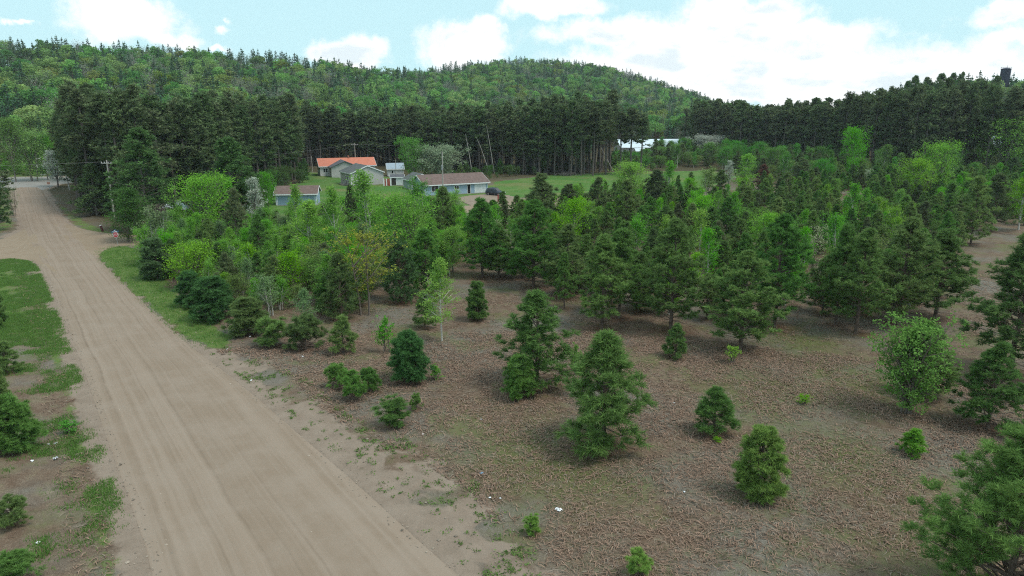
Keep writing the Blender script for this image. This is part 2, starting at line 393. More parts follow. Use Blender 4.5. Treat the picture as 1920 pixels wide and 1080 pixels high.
def build_ground():
    az, r = grid_xy(); A, RR = np.meshgrid(az, r); X = (RR * np.sin(A)).ravel(); Y = (RR * np.cos(A)).ravel()
    Z = gz(X, Y)
    rd = road_dist(X, Y)
    nA, nR = len(az), len(r)
    near = np.hypot(X, Y) < 400
    Z += np.where((rd > .5) & near, .05 * np.sin(X * 3.1 + np.sin(Y * 2.3)) * np.cos(Y * 2.7 + np.sin(X * 1.9)) * np.clip(rd / 2, 0, 1), 0)
    Z -= np.where(rd <= 0, .05, 0)
    idx = np.arange(nA * nR).reshape(nR, nA)
    q = np.stack([idx[:-1, :-1], idx[:-1, 1:], idx[1:, 1:], idx[1:, :-1]], -1).reshape(-1, 4)[:, ::-1]
    mb = MB(); mb.add(np.c_[X, Y, Z], q)
    wrap = np.stack([idx[:-1, -1], idx[:-1, 0], idx[1:, 0], idx[1:, -1]], -1)[:, ::-1]
    cen = np.array([[idx[0, j] for j in range(nA)]])
    mb.f.append((cen, 0, None))
    me = mb.mesh('ground', G['ground'], True)
    sm = lambda d, a, b: np.clip((b - d) / (b - a), 0, 1)
    sand = sm(rd, .3, 2.2)
    vr = sm(sdist(VERGE_R, X, Y), -1.2, 1.6)
    vr2 = sm(sdist(VERGE_R, X, Y) + 3.0 * (fnoise(X, Y, 2.2, 6) - .5), -1.2, 1.2)
    sand = np.maximum(sand * .9, vr2 * (.95 - .75 * np.clip((fnoise(X, Y, 3.4, 2) - .48) * 5, 0, 1)))
    strip = sm(sdist(GRASS_STRIP, X, Y) + 1.4 * (fnoise(X, Y, 1.6, 3) - .5), -.7, .7)
    strip = np.maximum(strip, sm(sdist(VERGE_FAR, X, Y), -.8, .8) * .6)
    lush = sm(sdist(LEFT_LUSH, X, Y), -3.5, 2.5)
    left = (X < np.interp(Y, MAIN_L[:, 1], MAIN_L[:, 0])) & (Y > -30) & (Y < 110)
    dl = np.interp(Y, MAIN_L[:, 1], MAIN_L[:, 0]) - X
    patch = np.where(left, np.clip((dl - .6) / .8, 0, 1) * np.clip((5.5 - dl) / 2.5, 0, 1) * .38 + np.where(dl >= 4.5, .22, 0), 0)
    sand = np.where(left & (dl > 2.6), sand * .0 + .25, sand)
    lush = lush * (.78 + .35 * fnoise(X, Y, 3.0, 4)); vr = vr * (.4 + 1.1 * fnoise(X, Y, 4.0, 9))
    grass = np.maximum(np.maximum(strip, lush * .80), np.maximum(patch, vr * .22))
    sand = np.where(strip > .4, sand * .15, sand)
    vfar = sm(sdist(VERGE_FAR, X, Y), -.6, 1.0); lcor = sm(sdist(PP([(-80, 375), (18, 378), (28, 400), (33, 424), (14, 437), (-80, 446)]), X, Y), -1, 1)
    sand = sand * (1 - .85 * np.maximum(vfar, lcor)); grass = np.maximum(grass, np.maximum(vfar, lcor) * (.35 + .5 * fnoise(X, Y, 3.5, 14)))
    grass = np.maximum(grass, np.where(left, np.clip(1 - np.abs(dl - 1.9) / 1.5, 0, 1) * (.25 + .6 * fnoise(X, Y, 2.0, 15)), 0))
    yard = sm(sdist(PP([(470, 405), (482, 372), (556, 346), (574, 322), (622, 325), (760, 335), (800, 350), (925, 346), (925, 370), (850, 392), (700, 415), (560, 425)]), X, Y), -1.5, 2) * (.55 + .5 * fnoise(X, Y, 6, 18))
    lawn = np.maximum(sm(sdist(LAWN, X, Y), -1.5, 1.5), yard) * (rd > .2)
    moss = np.zeros_like(X)
    for mx, my in MOSS: moss = np.maximum(moss, np.exp(-((X - mx) ** 2 + ((Y - my) * .8) ** 2) / (2 * 2.6 ** 2)))
    rust = np.zeros_like(X)
    for sx, sy, sr in PINE_SPOTS:
        k = (np.abs(X - sx) < sr * 3) & (np.abs(Y - sy) < sr * 3)
        rust[k] = np.maximum(rust[k], np.exp(-((X[k] - sx) ** 2 + (Y[k] - sy) ** 2) / (2 * (sr * .62) ** 2)))
    rr2 = np.hypot(X, Y)
    bank = (X / Y < (130 - 960) / FPX / CP * 1.0) & (rr2 > 244) & (rr2 < 330) & (Y > 0) & (rd > .5)
    grass = np.where(bank, .55 + .35 * fnoise(X, Y, 5, 16), grass)
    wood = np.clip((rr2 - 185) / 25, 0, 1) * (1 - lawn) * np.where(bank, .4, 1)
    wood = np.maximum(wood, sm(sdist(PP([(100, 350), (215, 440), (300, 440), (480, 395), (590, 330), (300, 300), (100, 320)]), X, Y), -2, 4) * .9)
    for nm, a in (('sand', sand), ('grass', grass), ('lawn', lawn), ('moss', moss), ('rust', rust), ('wood', wood)):
        at = me.attributes.new(nm, 'FLOAT', 'POINT'); at.data.foreach_set('value', a.astype(np.float32))
    o = bpy.data.objects.new('ground', me); C.objects.link(o); tag(o, kind='structure')
    return o

def ground_mat():
    m, nt, out = new_mat('ground_litter_grass_sand'); L = nt.links.new
    b = N(nt, 'ShaderNodeBsdfPrincipled'); b.inputs['Roughness'].default_value = .95; b.inputs['Specular IOR Level'].default_value = .1
    geo = N(nt, 'ShaderNodeNewGeometry'); pos = geo.outputs['Position']
    A = lambda n: N(nt, 'ShaderNodeAttribute', attribute_name=n).outputs['Fac']
    n_big = noise(nt, pos, .12, 4, .6); n_mid = noise(nt, pos, .7, 5, .65); n_fine = noise(nt, pos, 5.5, 5, .7, .6); n_dots = noise(nt, pos, 16, 3, .7)
    # matted bracken: short fibres in changing directions
    v = N(nt, 'ShaderNodeTexVoronoi'); v.feature = 'DISTANCE_TO_EDGE'; v.inputs['Scale'].default_value = 7
    dis = N(nt, 'ShaderNodeTexNoise'); dis.inputs['Scale'].default_value = 3; dis.inputs['Detail'].default_value = 3; L(pos, dis.inputs['Vector'])
    ad = N(nt, 'ShaderNodeVectorMath', operation='ADD'); L(pos, ad.inputs[0]); L(dis.outputs['Color'], ad.inputs[1]); L(ad.outputs[0], v.inputs['Vector'])
    fib = ramp(nt, v.outputs['Distance'], .0, .12)
    brown = mixc(nt, ramp(nt, n_mid, .35, .65), (.170, .114, .080), (.268, .200, .148))
    brown = mixc(nt, ramp(nt, n_big, .42, .62), brown, (.220, .205, .175))
    brown = mixc(nt, math_n(nt, 'MULTIPLY', fib, .55), brown, (.065, .048, .034))
    brown = mixc(nt, ramp(nt, n_fine, .56, .72, 0, .6), brown, (.25, .20, .15))
    brown = mixc(nt, ramp(nt, n_fine, .30, .42, .65, 0), brown, (.050, .040, .028))
    # thin green between the litter
    brown = mixc(nt, math_n(nt, 'MULTIPLY', ramp(nt, n_mid, .50, .64), ramp(nt, n_dots, .42, .6, .1, .55)), brown, (.085, .105, .035))
    n_pat = noise(nt, pos, .16, 5, .62)
    brown = mixc(nt, math_n(nt, 'MULTIPLY', ramp(nt, n_pat, .50, .62), ramp(nt, n_fine, .3, .6, .25, .85)), brown, (.125, .135, .058))
    ms = math_n(nt, 'MULTIPLY', A('moss'), ramp(nt, n_mid, .3, .55, .25, .95))
    c = mixc(nt, ms, brown, mixc(nt, n_fine, (.075, .085, .030), (.14, .15, .06)))
    c = mixc(nt, math_n(nt, 'MULTIPLY', A('rust'), ramp(nt, n_mid, .2, .6, .35, .8)), c, mixc(nt, n_fine, (.060, .030, .017), (.175, .085, .048)))
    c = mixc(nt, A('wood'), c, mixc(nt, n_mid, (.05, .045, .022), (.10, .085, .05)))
    # sand and fine gravel of the road shoulders
    sandc = mixc(nt, ramp(nt, n_mid, .3, .7), (.222, .172, .134), (.272, .216, .172))
    sandc = mixc(nt, ramp(nt, n_dots, .55, .75, 0, .5), sandc, (.11, .09, .075))
    sandc = mixc(nt, ramp(nt, n_dots, .30, .22, 0, .5), sandc, (.27, .24, .215))
    se = ramp(nt, math_n(nt, 'ADD', A('sand'), math_n(nt, 'MULTIPLY', math_n(nt, 'SUBTRACT', n_mid, .5), 1.1)), .30, .58)
    c = mixc(nt, se, c, sandc)
    # grass: lush where the mask is full, broken tufts where it is thin
    gcol = mixc(nt, ramp(nt, n_mid, .3, .7), (.055, .132, .026), (.100, .180, .040))
    gcol = mixc(nt, ramp(nt, n_fine, .35, .65), gcol, (.125, .150, .050))
    ge = ramp(nt, math_n(nt, 'ADD', math_n(nt, 'ADD', A('grass'), math_n(nt, 'MULTIPLY', math_n(nt, 'SUBTRACT', n_fine, .5), .9)), math_n(nt, 'MULTIPLY', math_n(nt, 'SUBTRACT', n_mid, .5), .9)), .40, .72)
    c = mixc(nt, ge, c, gcol)
    lcol = mixc(nt, ramp(nt, n_big, .42, .6), (.070, .165, .035), (.115, .185, .050))
    lcol = mixc(nt, ramp(nt, noise(nt, pos, .05, 3, .6), .5, .64, 0, .7), lcol, (.18, .17, .075))
    lcol = mixc(nt, ramp(nt, n_mid, .3, .7, 0, .35), lcol, (.05, .115, .025))
    c = mixc(nt, ramp(nt, math_n(nt, 'ADD', A('lawn'), math_n(nt, 'MULTIPLY', math_n(nt, 'SUBTRACT', n_mid, .5), .6)), .35, .65), c, lcol)
    L(c, b.inputs['Base Color'])
    bp = N(nt, 'ShaderNodeBump'); bp.inputs['Strength'].default_value = .7; bp.inputs['Distance'].default_value = .10
    L(math_n(nt, 'ADD', n_fine, math_n(nt, 'MULTIPLY', n_dots, .5)), bp.inputs['Height']); L(bp.outputs[0], b.inputs['Normal'])
    L(b.outputs[0], out.inputs[0]); return m

def road_mat(name, base, dark, light, tracks=1.0):
    m, nt, out = new_mat(name); L = nt.links.new
    b = N(nt, 'ShaderNodeBsdfPrincipled'); b.inputs['Roughness'].default_value = .95; b.inputs['Specular IOR Level'].default_value = .1
    uv = N(nt, 'ShaderNodeAttribute', attribute_name='lane'); geo = N(nt, 'ShaderNodeNewGeometry'); pos = geo.outputs['Position']
    mp = N(nt, 'ShaderNodeMapping'); mp.inputs['Scale'].default_value = (1.0, .012, 0); wig = N(nt, 'ShaderNodeTexNoise'); wig.inputs['Scale'].default_value = .11; wig.inputs['Detail'].default_value = 3; L(pos, wig.inputs['Vector'])
    wa = N(nt, 'ShaderNodeVectorMath', operation='MULTIPLY_ADD'); L(wig.outputs['Color'], wa.inputs[0]); wa.inputs[1].default_value = (.8, 0, 0); L(uv.outputs['Vector'], wa.inputs[2]); L(wa.outputs[0], mp.inputs['Vector'])
    s1 = noise(nt, mp.outputs[0], 1.3, 2, .5, .0); s2 = noise(nt, mp.outputs[0], 3.6, 3, .55, .0)
    nm = noise(nt, pos, .35, 5, .65); nf = noise(nt, pos, 9, 5, .75); nd = noise(nt, pos, 26, 2, .7)
    c = mixc(nt, ramp(nt, s1, .36, .66, 0, .8), base, dark)
    c = mixc(nt, math_n(nt, 'MULTIPLY', ramp(nt, s2, .50, .70), .5 * tracks), c, dark)
    c = mixc(nt, math_n(nt, 'MULTIPLY', ramp(nt, s2, .44, .34), .28), c, light)
    if tracks >= 1:      # wheel ruts and the graded edge, wandering along the road
        sx_ = N(nt, 'ShaderNodeSeparateXYZ'); L(wa.outputs[0], sx_.inputs[0])
        brk = ramp(nt, noise(nt, mp.outputs[0], 2.2, 2, .5), .35, .6, .25, 1)
        for c0_, w0_, a0_ in ((1.75, .22, .85), (4.3, .16, .75), (4.75, .10, .5), (6.3, .20, .6), (7.6, .14, .45), (8.9, .18, .5)):
            d_ = math_n(nt, 'ABSOLUTE', math_n(nt, 'SUBTRACT', sx_.outputs[0], c0_))
            c = mixc(nt, math_n(nt, 'MULTIPLY', ramp(nt, d_, 0, w0_, a0_, 0), brk), c, tuple(x * .80 for x in dark))
    c = mixc(nt, ramp(nt, nm, .36, .70, 0, .5), c, light)
    c = mixc(nt, ramp(nt, nf, .58, .74, 0, .45), c, tuple(x * .62 for x in dark))
    c = mixc(nt, ramp(nt, nf, .40, .28, 0, .45), c, tuple(min(1, x * 1.2) for x in light))
    c = mixc(nt, ramp(nt, nd, .68, .78, 0, .6), c, (.12, .105, .09))
    L(c, b.inputs['Base Color'])
    bp = N(nt, 'ShaderNodeBump'); bp.inputs['Strength'].default_value = .45; bp.inputs['Distance'].default_value = .05
    L(math_n(nt, 'ADD', math_n(nt, 'MULTIPLY', s2, 1.2), math_n(nt, 'MULTIPLY', nf, .6)), bp.inputs['Height']); L(bp.outputs[0], b.inputs['Normal'])
    L(b.outputs[0], out.inputs[0]); return m

def ribbon(name, A, B, mat, z, n=160, across=14, crown=.06):
    """a road sheet between two edge lines, slightly cambered, with metres across/along in the attribute 'lane'"""
    def res(Pl):
        d = np.r_[0, np.cumsum(np.hypot(*np.diff(Pl, axis=0).T))]; t = np.linspace(0, d[-1], n)
        return np.c_[np.interp(t, d, Pl[:, 0]), np.interp(t, d, Pl[:, 1])]
    a, b = res(A), res(B)
    t = np.linspace(0, 1, across)
    XY = a[:, None, :] * (1 - t)[None, :, None] + b[:, None, :] * t[None, :, None]
    wd = np.hypot(*(b - a).T)
    along = np.r_[0, np.cumsum(np.hypot(*np.diff((a + b) / 2, axis=0).T))]
    Z = z + crown * (1 - (2 * t - 1) ** 2)[None, :] + .018 * np.sin(t * 23 + 1)[None, :] * (1 + 0 * along[:, None])
    Z[:, 0] = Z[:, -1] = -.025
    V = np.dstack([XY, Z]).reshape(-1, 3)
    lane = np.dstack([t[None, :] * wd[:, None], along[:, None] + 0 * t[None, :], 0 * Z]).reshape(-1, 3)
    idx = np.arange(n * across).reshape(n, across)
    q = np.stack([idx[:-1, :-1], idx[:-1, 1:], idx[1:, 1:], idx[1:, :-1]], -1).reshape(-1, 4)
    mb = MB(); mb.add(V, q); me = mb.mesh(name, mat, True)
    at = me.attributes.new('lane', 'FLOAT_VECTOR', 'POINT'); at.data.foreach_set('vector', lane.astype(np.float32).ravel())
    o = bpy.data.objects.new(name, me); C.objects.link(o); tag(o, kind='structure'); return o

rm = road_mat('graded_sand_road', (.262, .204, .158), (.218, .165, .122), (.285, .230, .186))
rm2 = road_mat('side_sand_road', (.262, .202, .146), (.220, .165, .115), (.285, .228, .172), .6)
pm = road_mat('worn_pavement', (.27, .26, .245), (.23, .22, .205), (.31, .30, .285), .3)
def upsample(A, k=6):
    return A
ribbon('gravel_road', MAIN_L, MAIN_R, rm, .055, 260, 18)
ribbon('side_road', SR_T, SR_B, rm2, .047, 200, 12, .04)
ribbon('side_road', SL_T, SL_B, rm2, .043, 90, 12, .04)
ribbon('paved_road', PV_T, PV_B, pm, .050, 60, 8, .04)
dm = MB(); 
dtri = [(0, 1, 2, 3), (0, 3, 4, 7), (4, 5, 6, 7)]
dm.add(np.c_[DR, np.full(len(DR), .036)], dtri)
tag(dm.build('driveway', plain_mat('driveway_sand', (.23, .18, .135), .95, .15, .6)), kind='structure')

# ------------------------------------------------------------------ foliage makers
def quads(cen, nor, size, asp=1.0, r=None):
    r = r or rng; n = len(cen)
    nor = nor / (np.linalg.norm(nor, axis=1)[:, None] + 1e-9)
    rv = r.normal(size=(n, 3)); u = np.cross(nor, rv); u /= np.linalg.norm(u, axis=1)[:, None] + 1e-9; w = np.cross(nor, u)
    s = np.asarray(size).reshape(-1, 1) * .5
    V = np.stack([cen - u * s * asp, cen - w * s * .62, cen + u * s * asp, cen + w * s * .62], 1).reshape(-1, 3)
    return V, np.arange(4 * n).reshape(n, 4)
def needles(pos, dr, ln, nn, nl, nw, r, spread=.85):
    """bottle-brush tufts: nn thin needles along every shoot"""
    T = len(pos); dr = dr / (np.linalg.norm(dr, axis=1)[:, None] + 1e-9)
    s = r.random((T, nn)); rad = r.normal(size=(T, nn, 3)); rad -= (rad * dr[:, None, :]).sum(2)[:, :, None] * dr[:, None, :]
    rad /= np.linalg.norm(rad, axis=2)[:, :, None] + 1e-9
    d = dr[:, None, :] * .62 + rad * spread * r.uniform(.6, 1.1, (T, nn, 1)); d /= np.linalg.norm(d, axis=2)[:, :, None]
    b = pos[:, None, :] - dr[:, None, :] * (ln[:, None] * (1 - s))[:, :, None]
    L = nl * r.uniform(.75, 1.15, (T, nn, 1))
    side = np.cross(d, r.normal(size=(T, nn, 3))); side /= np.linalg.norm(side, axis=2)[:, :, None] + 1e-9
    V = np.stack([b + side * nw * .5, b - side * nw * .5, b + d * L], 2).reshape(-1, 3)
    tr = np.repeat(r.random(T), nn) * .6 + r.random(T * nn) * .4
    return V, np.arange(3 * T * nn).reshape(-1, 3), tr

def pine_proto(seed, H, R, cb=.04, nn=13, nl=.16, nw=.034, tr=None, prof='ovoid', step=.42, dead=0, up=1.0, tuft=.26, dens=1.0):
    r = np.random.default_rng(seed); T = MB(); K = MB(); tp, td, tl = [], [], []
    tr = tr or .009 * H + .02
    zz = np.linspace(0, H, 9); bend = np.c_[np.cumsum(r.normal(0, .012 * H / 6, 9)), np.cumsum(r.normal(0, .012 * H / 6, 9))]; bend -= bend[0]
    T.tube(np.c_[bend, zz], tr * (1 - zz / H) ** .8 + .012, 6)
    tx = lambda z: np.array([np.interp(z, zz, bend[:, 0]), np.interp(z, zz, bend[:, 1]), z])
    nwh = max(3, int(H * (1 - cb) / (step * .80)))
    for i in range(nwh):
        t = (i + r.uniform(0, .4)) / nwh; z = H * (cb + (1 - cb) * t * .96)
        if prof == 'ovoid': k = min(1, (t + .32) / .5) * (1 - t ** 1.3) ** .82
        elif prof == 'cone': k = (1 - t) ** .80 * min(1, (t + .5) / .6)
        elif prof == 'egg': k = math.sqrt(max(0, 1 - ((t - .36) / .66) ** 2)) * (1 - .25 * t)
        elif prof == 'layer': k = (1 - t ** 1.25) ** .8 * r.uniform(.5, 1.15)
        else: k = math.sqrt(max(.02, 1 - (2 * t - .9) ** 2 * .9))
        for bq in range(r.integers(5, 9)):
            z = H * min(.97, cb + (1 - cb) * (i + r.uniform(0, 1)) / nwh * .97)
            az = r.uniform(0, 2 * math.pi); L = max(.10, (R - tuft) * k * (r.uniform(.74, 1.05) if prof in ('egg', 'cone') else r.uniform(.52, 1.12)))
            el = R_((10 + 44 * t) * up + r.normal(0, 13)); h = np.array([math.cos(az), math.sin(az), 0.])
            b0 = tx(z); pt = lambda s, b0=b0, h=h, L=L, el=el: b0 + h * L * math.cos(el) * s + np.array([0, 0, L * (math.sin(el) * s + .20 * s * s * up)])
            T.tube([pt(0), pt(.5), pt(1)], [.02 * L + .008, .012 * L + .006, .005], 3, cap=False)
            ncl = max(2, int(round(L / (1.45 * tuft) * dens)))
            for q in range(ncl):
                s = 1.0 if q == 0 else .34 + .66 * (q - 1 + r.random()) / max(1, ncl - 1)
                dv = pt(min(1, s)) - pt(s - .12); dv /= np.linalg.norm(dv) + 1e-9
                lat = 0 if q == 0 else (1 if q % 2 else -1) * r.uniform(.35, 1.0) * (.10 + .40 * L * (1.05 - s))
                c = pt(s) + np.array([-math.sin(az), math.cos(az), r.uniform(.0, .35)]) * lat
                if abs(lat) > .12: T.tube([pt(max(.1, s - abs(lat) / max(L, .3) * .6)), c], [.008, .004], 3, cap=False)
                nt_ = int(r.integers(4, 7))
                for j in range(nt_):
                    v = r.normal(size=3); v /= np.linalg.norm(v); v = v * .95 + dv * .75 + np.array([0, 0, .32 * up]); v /= np.linalg.norm(v)
                    tp.append(c + v * tuft * r.uniform(.75, 1.15)); td.append(v); tl.append(tuft * .9)
    for q in range(6): tp.append(tx(H * (.95 + .011 * q)) + r.normal(0, .03, 3)); td.append(np.array([r.normal(0, .25), r.normal(0, .25), 1.])); tl.append(tuft * 1.2)
    for q in range(dead):
        z = r.uniform(.08, max(.1, cb)) * H; az = r.uniform(0, 6.28); L = R * r.uniform(.3, .7)
        T.tube([tx(z), tx(z) + np.array([math.cos(az) * L, math.sin(az) * L, r.uniform(-.1, .2)])], [.014, .005], 3, cap=False)
    tp, td, tl = map(np.array, (tp, td, tl))
    V, F, rn = needles(tp, td, tl, nn, nl, nw, r); K.add(V, F, 0, rn)
    return T, K, H, R

def broad_proto(seed, H, R, cb=.15, nlimb=28, leaves=70, leaf=.17, lv=(.6, 1.1), stems=1, tr=None, prof='oval', elev=45, sparse=.24, twigs=5, leafz=.6):
    r = np.random.default_rng(seed); T = MB(); K = MB(); cen = []; wt = []
    tr = tr or .011 * H + .015
    for st in range(stems):
        off = r.normal(0, .12 * R, 2) if stems > 1 else np.zeros(2); lean = r.normal(0, .22 * R if stems > 1 else .05 * R, 2)
        h = H * (1 if st == 0 else r.uniform(.72, .98)); zz = np.linspace(0, h, 8); w = np.cumsum(r.normal(0, .02 * R, (8, 2)), 0); w -= w[0]
        xy = off + lean * (zz / h)[:, None] ** 1.3 + w
        T.tube(np.c_[xy, zz], tr * (1 if stems == 1 else .7) * (1 - zz / h) ** .7 + .008, 6)
        for i in range(nlimb // stems):
            t = (i + r.random()) / (nlimb // stems); z = h * (cb + (1 - cb) * t * .97)
            k = {'oval': math.sqrt(max(.03, 1 - (2 * t - .85) ** 2 * .85)), 'cone': (1 - t) ** .8 * min(1, (t + .3) / .45) + .06, 'round': math.sqrt(max(.05, 1 - (2 * t - 1.0) ** 2)), 'narrow': (.45 + .55 * math.sin(math.pi * min(1, t + .25))) * (1.02 - t) ** .35}[prof]
            L = R * k * r.uniform(*lv); az = r.uniform(0, 6.283); el = R_(elev + 15 * t + r.normal(0, 9))
            b0 = np.array([np.interp(z, zz, xy[:, 0]), np.interp(z, zz, xy[:, 1]), z]); d = np.array([math.cos(az) * math.cos(el), math.sin(az) * math.cos(el), math.sin(el)])
            L2 = L / max(.35, math.cos(el)); L2 = min(L2, (H * 1.02 - z) / max(.05, d[2]) if d[2] > .05 else L2)
            L2 = max(L2, .15)
            T.tube([b0, b0 + d * L2 * .5 + [0, 0, .03 * L2], b0 + d * L2], [.010 * L2 + .008, .006 * L2 + .005, .004], 3, cap=False)
            for q in range(twigs):
                s = .3 + .72 * (q + r.random()) / twigs
                c = b0 + d * L2 * s + r.normal(0, .13, 3) * L2; cen.append(c); wt.append(1)
                T.tube([b0 + d * L2 * s * .85, c], [.006, .003], 3, cap=False)
    cen = np.array(cen); n = len(cen)
    pos = np.repeat(cen, leaves, 0) + r.normal(0, 1, (n * leaves, 3)) * (sparse * R ** .5 * np.array([1, 1, .8])) * r.uniform(.5, 1.1, (n * leaves, 1))
    pos[:, 2] = np.maximum(pos[:, 2], .05)
    nor = r.normal(size=pos.shape) + np.array([0, 0, leafz]); V, F = quads(pos, nor, leaf * r.uniform(.6, 1.2, len(pos)), 1.0, r)
    rn = np.repeat(r.random(n), leaves) * .6 + r.random(len(pos)) * .4
    K.add(V, F, 0, rn); return T, K, H, R

def lump_crown(r, K, c, rx, rz, nl, per, size, m=0):
    """a crown made of leaf clumps round many sub-boughs, with gaps between them"""
    for i in range(nl):
        d = r.normal(size=3); d /= np.linalg.norm(d); d[2] = d[2] if d[2] > -.35 else -d[2]
        q = c + d * np.array([rx, rx, rz]) * r.uniform(.45, .85); s = r.uniform(.26, .46) * rx
        n = r.normal(size=(per, 3)); n /= np.linalg.norm(n, axis=1)[:, None]; n[:, 2] = np.where(n[:, 2] < -.3, -n[:, 2], n[:, 2])
        pos = q + n * s * np.array([1, 1, .8]) * r.uniform(.65, 1.1, (per, 1))
        V, F = quads(pos, n + r.normal(0, .55, n.shape), size * r.uniform(.6, 1.25, per), 1.0, r)
        K.add(V, F, m, np.clip(r.random() * .55 + r.random(per) * .45, 0, 1))
def hill_broad(seed, H=15, R=4.4, mat=0):
    r = np.random.default_rng(seed); K = MB(); K.tube([(0, 0, 0), (r.normal(0, .2), r.normal(0, .2), H * .5), (0, 0, H * .8)], [.22, .17, .06], 5, 1)
    lump_crown(r, K, np.array([0, 0, H * .66]), R, H * .34, 24, 52, .66, 0); return K
def hill_pale(seed, H=15, R=3.4):
    r = np.random.default_rng(seed); K = MB(); K.tube([(0, 0, 0), (0, 0, H * .5), (.2, 0, H * .9)], [.2, .14, .04], 5, 1)
    for i in range(16):
        z = H * r.uniform(.35, .8); a = r.uniform(0, 6.28); L = R * r.uniform(.5, 1); K.tube([(0, 0, z), (math.cos(a) * L, math.sin(a) * L, z + L * r.uniform(.7, 1.4))], [.06, .02], 3, 1, False)
    n = 520; u = r.normal(size=(n, 3)); u /= np.linalg.norm(u, axis=1)[:, None]
    pos = np.array([0, 0, H * .66]) + u * np.array([R, R, H * .33]) * r.uniform(.3, 1.05, (n, 1)); V, F = quads(pos, r.normal(size=(n, 3)), .42 * r.uniform(.6, 1.3, n), 1.0, r)
    K.add(V, F, 0, r.random(n)); return K
def hill_conifer(seed, H=17, R=2.6, ragged=.25):
    r = np.random.default_rng(seed); K = MB(); K.tube([(0, 0, 0), (0, 0, H * .6), (0, 0, H)], [.24, .14, .03], 5, 1)
    nw = 17
    for i in range(nw):
        t = i / nw; z = H * (.14 + .86 * t); L0 = R * (1 - t) ** .75 * (1 - .25 * (t < .1)) + .25
        for b in range(7):
            a = r.uniform(0, 6.28); L = L0 * r.uniform(1 - ragged * 1.6, 1 + ragged * .6); nn = max(3, int(L * 4.5)); s = r.uniform(.15, 1, nn)
            pos = np.c_[np.cos(a) * L * s, np.sin(a) * L * s, z - .16 * L * s + .10 * L * s * s] + r.normal(0, .16, (nn, 3))
            V, F = quads(pos, r.normal(0, .45, (nn, 3)) + np.array([math.cos(a) * .4, math.sin(a) * .4, 1]), .75 * r.uniform(.6, 1.2, nn), 1.0, r); K.add(V, F, 0, np.clip(r.random() * .5 + r.random(nn) * .5, 0, 1))
    V, F = quads(np.c_[r.normal(0, .1, 10), r.normal(0, .1, 10), np.linspace(H * .93, H * 1.01, 10)], r.normal(size=(10, 3)), np.full(10, .5), 1.0, r); K.add(V, F, 0, r.random(10))
    return K
def tall_pine(seed, H=21, R=2.5, crown=.52):
    """plantation red pine: bare grey-brown stem, rounded tufted crown in the upper part"""
    r = np.random.default_rng(seed); T = MB(); K = MB(); zz = np.linspace(0, H * .98, 8); bx = np.cumsum(r.normal(0, .05, (8, 2)), 0); bx -= bx[0]
    T.tube(np.c_[bx, zz], .17 * (1 - zz / H) ** .6 + .03, 6)
    tp, td = [], []
    for i in range(62):
        t = r.random() ** .85; z = H * ((1 - crown) + crown * t * .97); k = (min(1, (t + .30) / .55)) * (1 - t ** 1.7) ** .6; L = max(.5, R * k * r.uniform(.6, 1.12)); a = r.uniform(0, 6.28); el = R_(-4 + 46 * t + r.normal(0, 8))
        b0 = np.array([np.interp(z, zz, bx[:, 0]), np.interp(z, zz, bx[:, 1]), z]); d = np.array([math.cos(a) * math.cos(el), math.sin(a) * math.cos(el), math.sin(el) + .15]); e = b0 + d * L
        T.tube([b0, e], [.04, .012], 3, cap=False)
        for q in range(int(5 + 6 * L / R)):
            s = r.uniform(.4, 1.02); tp.append(b0 + d * L * s + r.normal(0, .26, 3)); td.append(d + r.normal(0, .5, 3) + np.array([0, 0, .6]))
    for q in range(8): tp.append(np.array([bx[-1, 0], bx[-1, 1], H * .96]) + r.normal(0, .25, 3)); td.append(np.array([0, 0, 1.]) + r.normal(0, .4, 3))
    for q in range(9):
        z = H * r.uniform(.25, 1 - crown); a = r.uniform(0, 6.28); L = r.uniform(.5, 1.4); T.tube([(np.interp(z, zz, bx[:, 0]), np.interp(z, zz, bx[:, 1]), z), (math.cos(a) * L, math.sin(a) * L, z - .1)], [.03, .01], 3, cap=False)
    tp, td = np.array(tp), np.array(td); V, F, rn = needles(tp, td, np.full(len(tp), .45), 10, .50, .17, r, 1.0); K.add(V, F, 0, rn)
    return T, K, H, R

class Proto:
    def __init__(s, made, name, trunk, crown):
        T, K, s.H, s.R = made
        s.t = T.mesh('trunk', trunk); s.k = K.mesh('crown', crown); s.name = name
        co = np.empty(len(s.k.vertices) * 3, np.float32); s.k.vertices.foreach_get('co', co); co = co.reshape(-1, 3)
        s.H = float(np.percentile(co[:, 2], 99.8)); s.R = float(np.percentile(np.hypot(co[:, 0], co[:, 1]), 90))

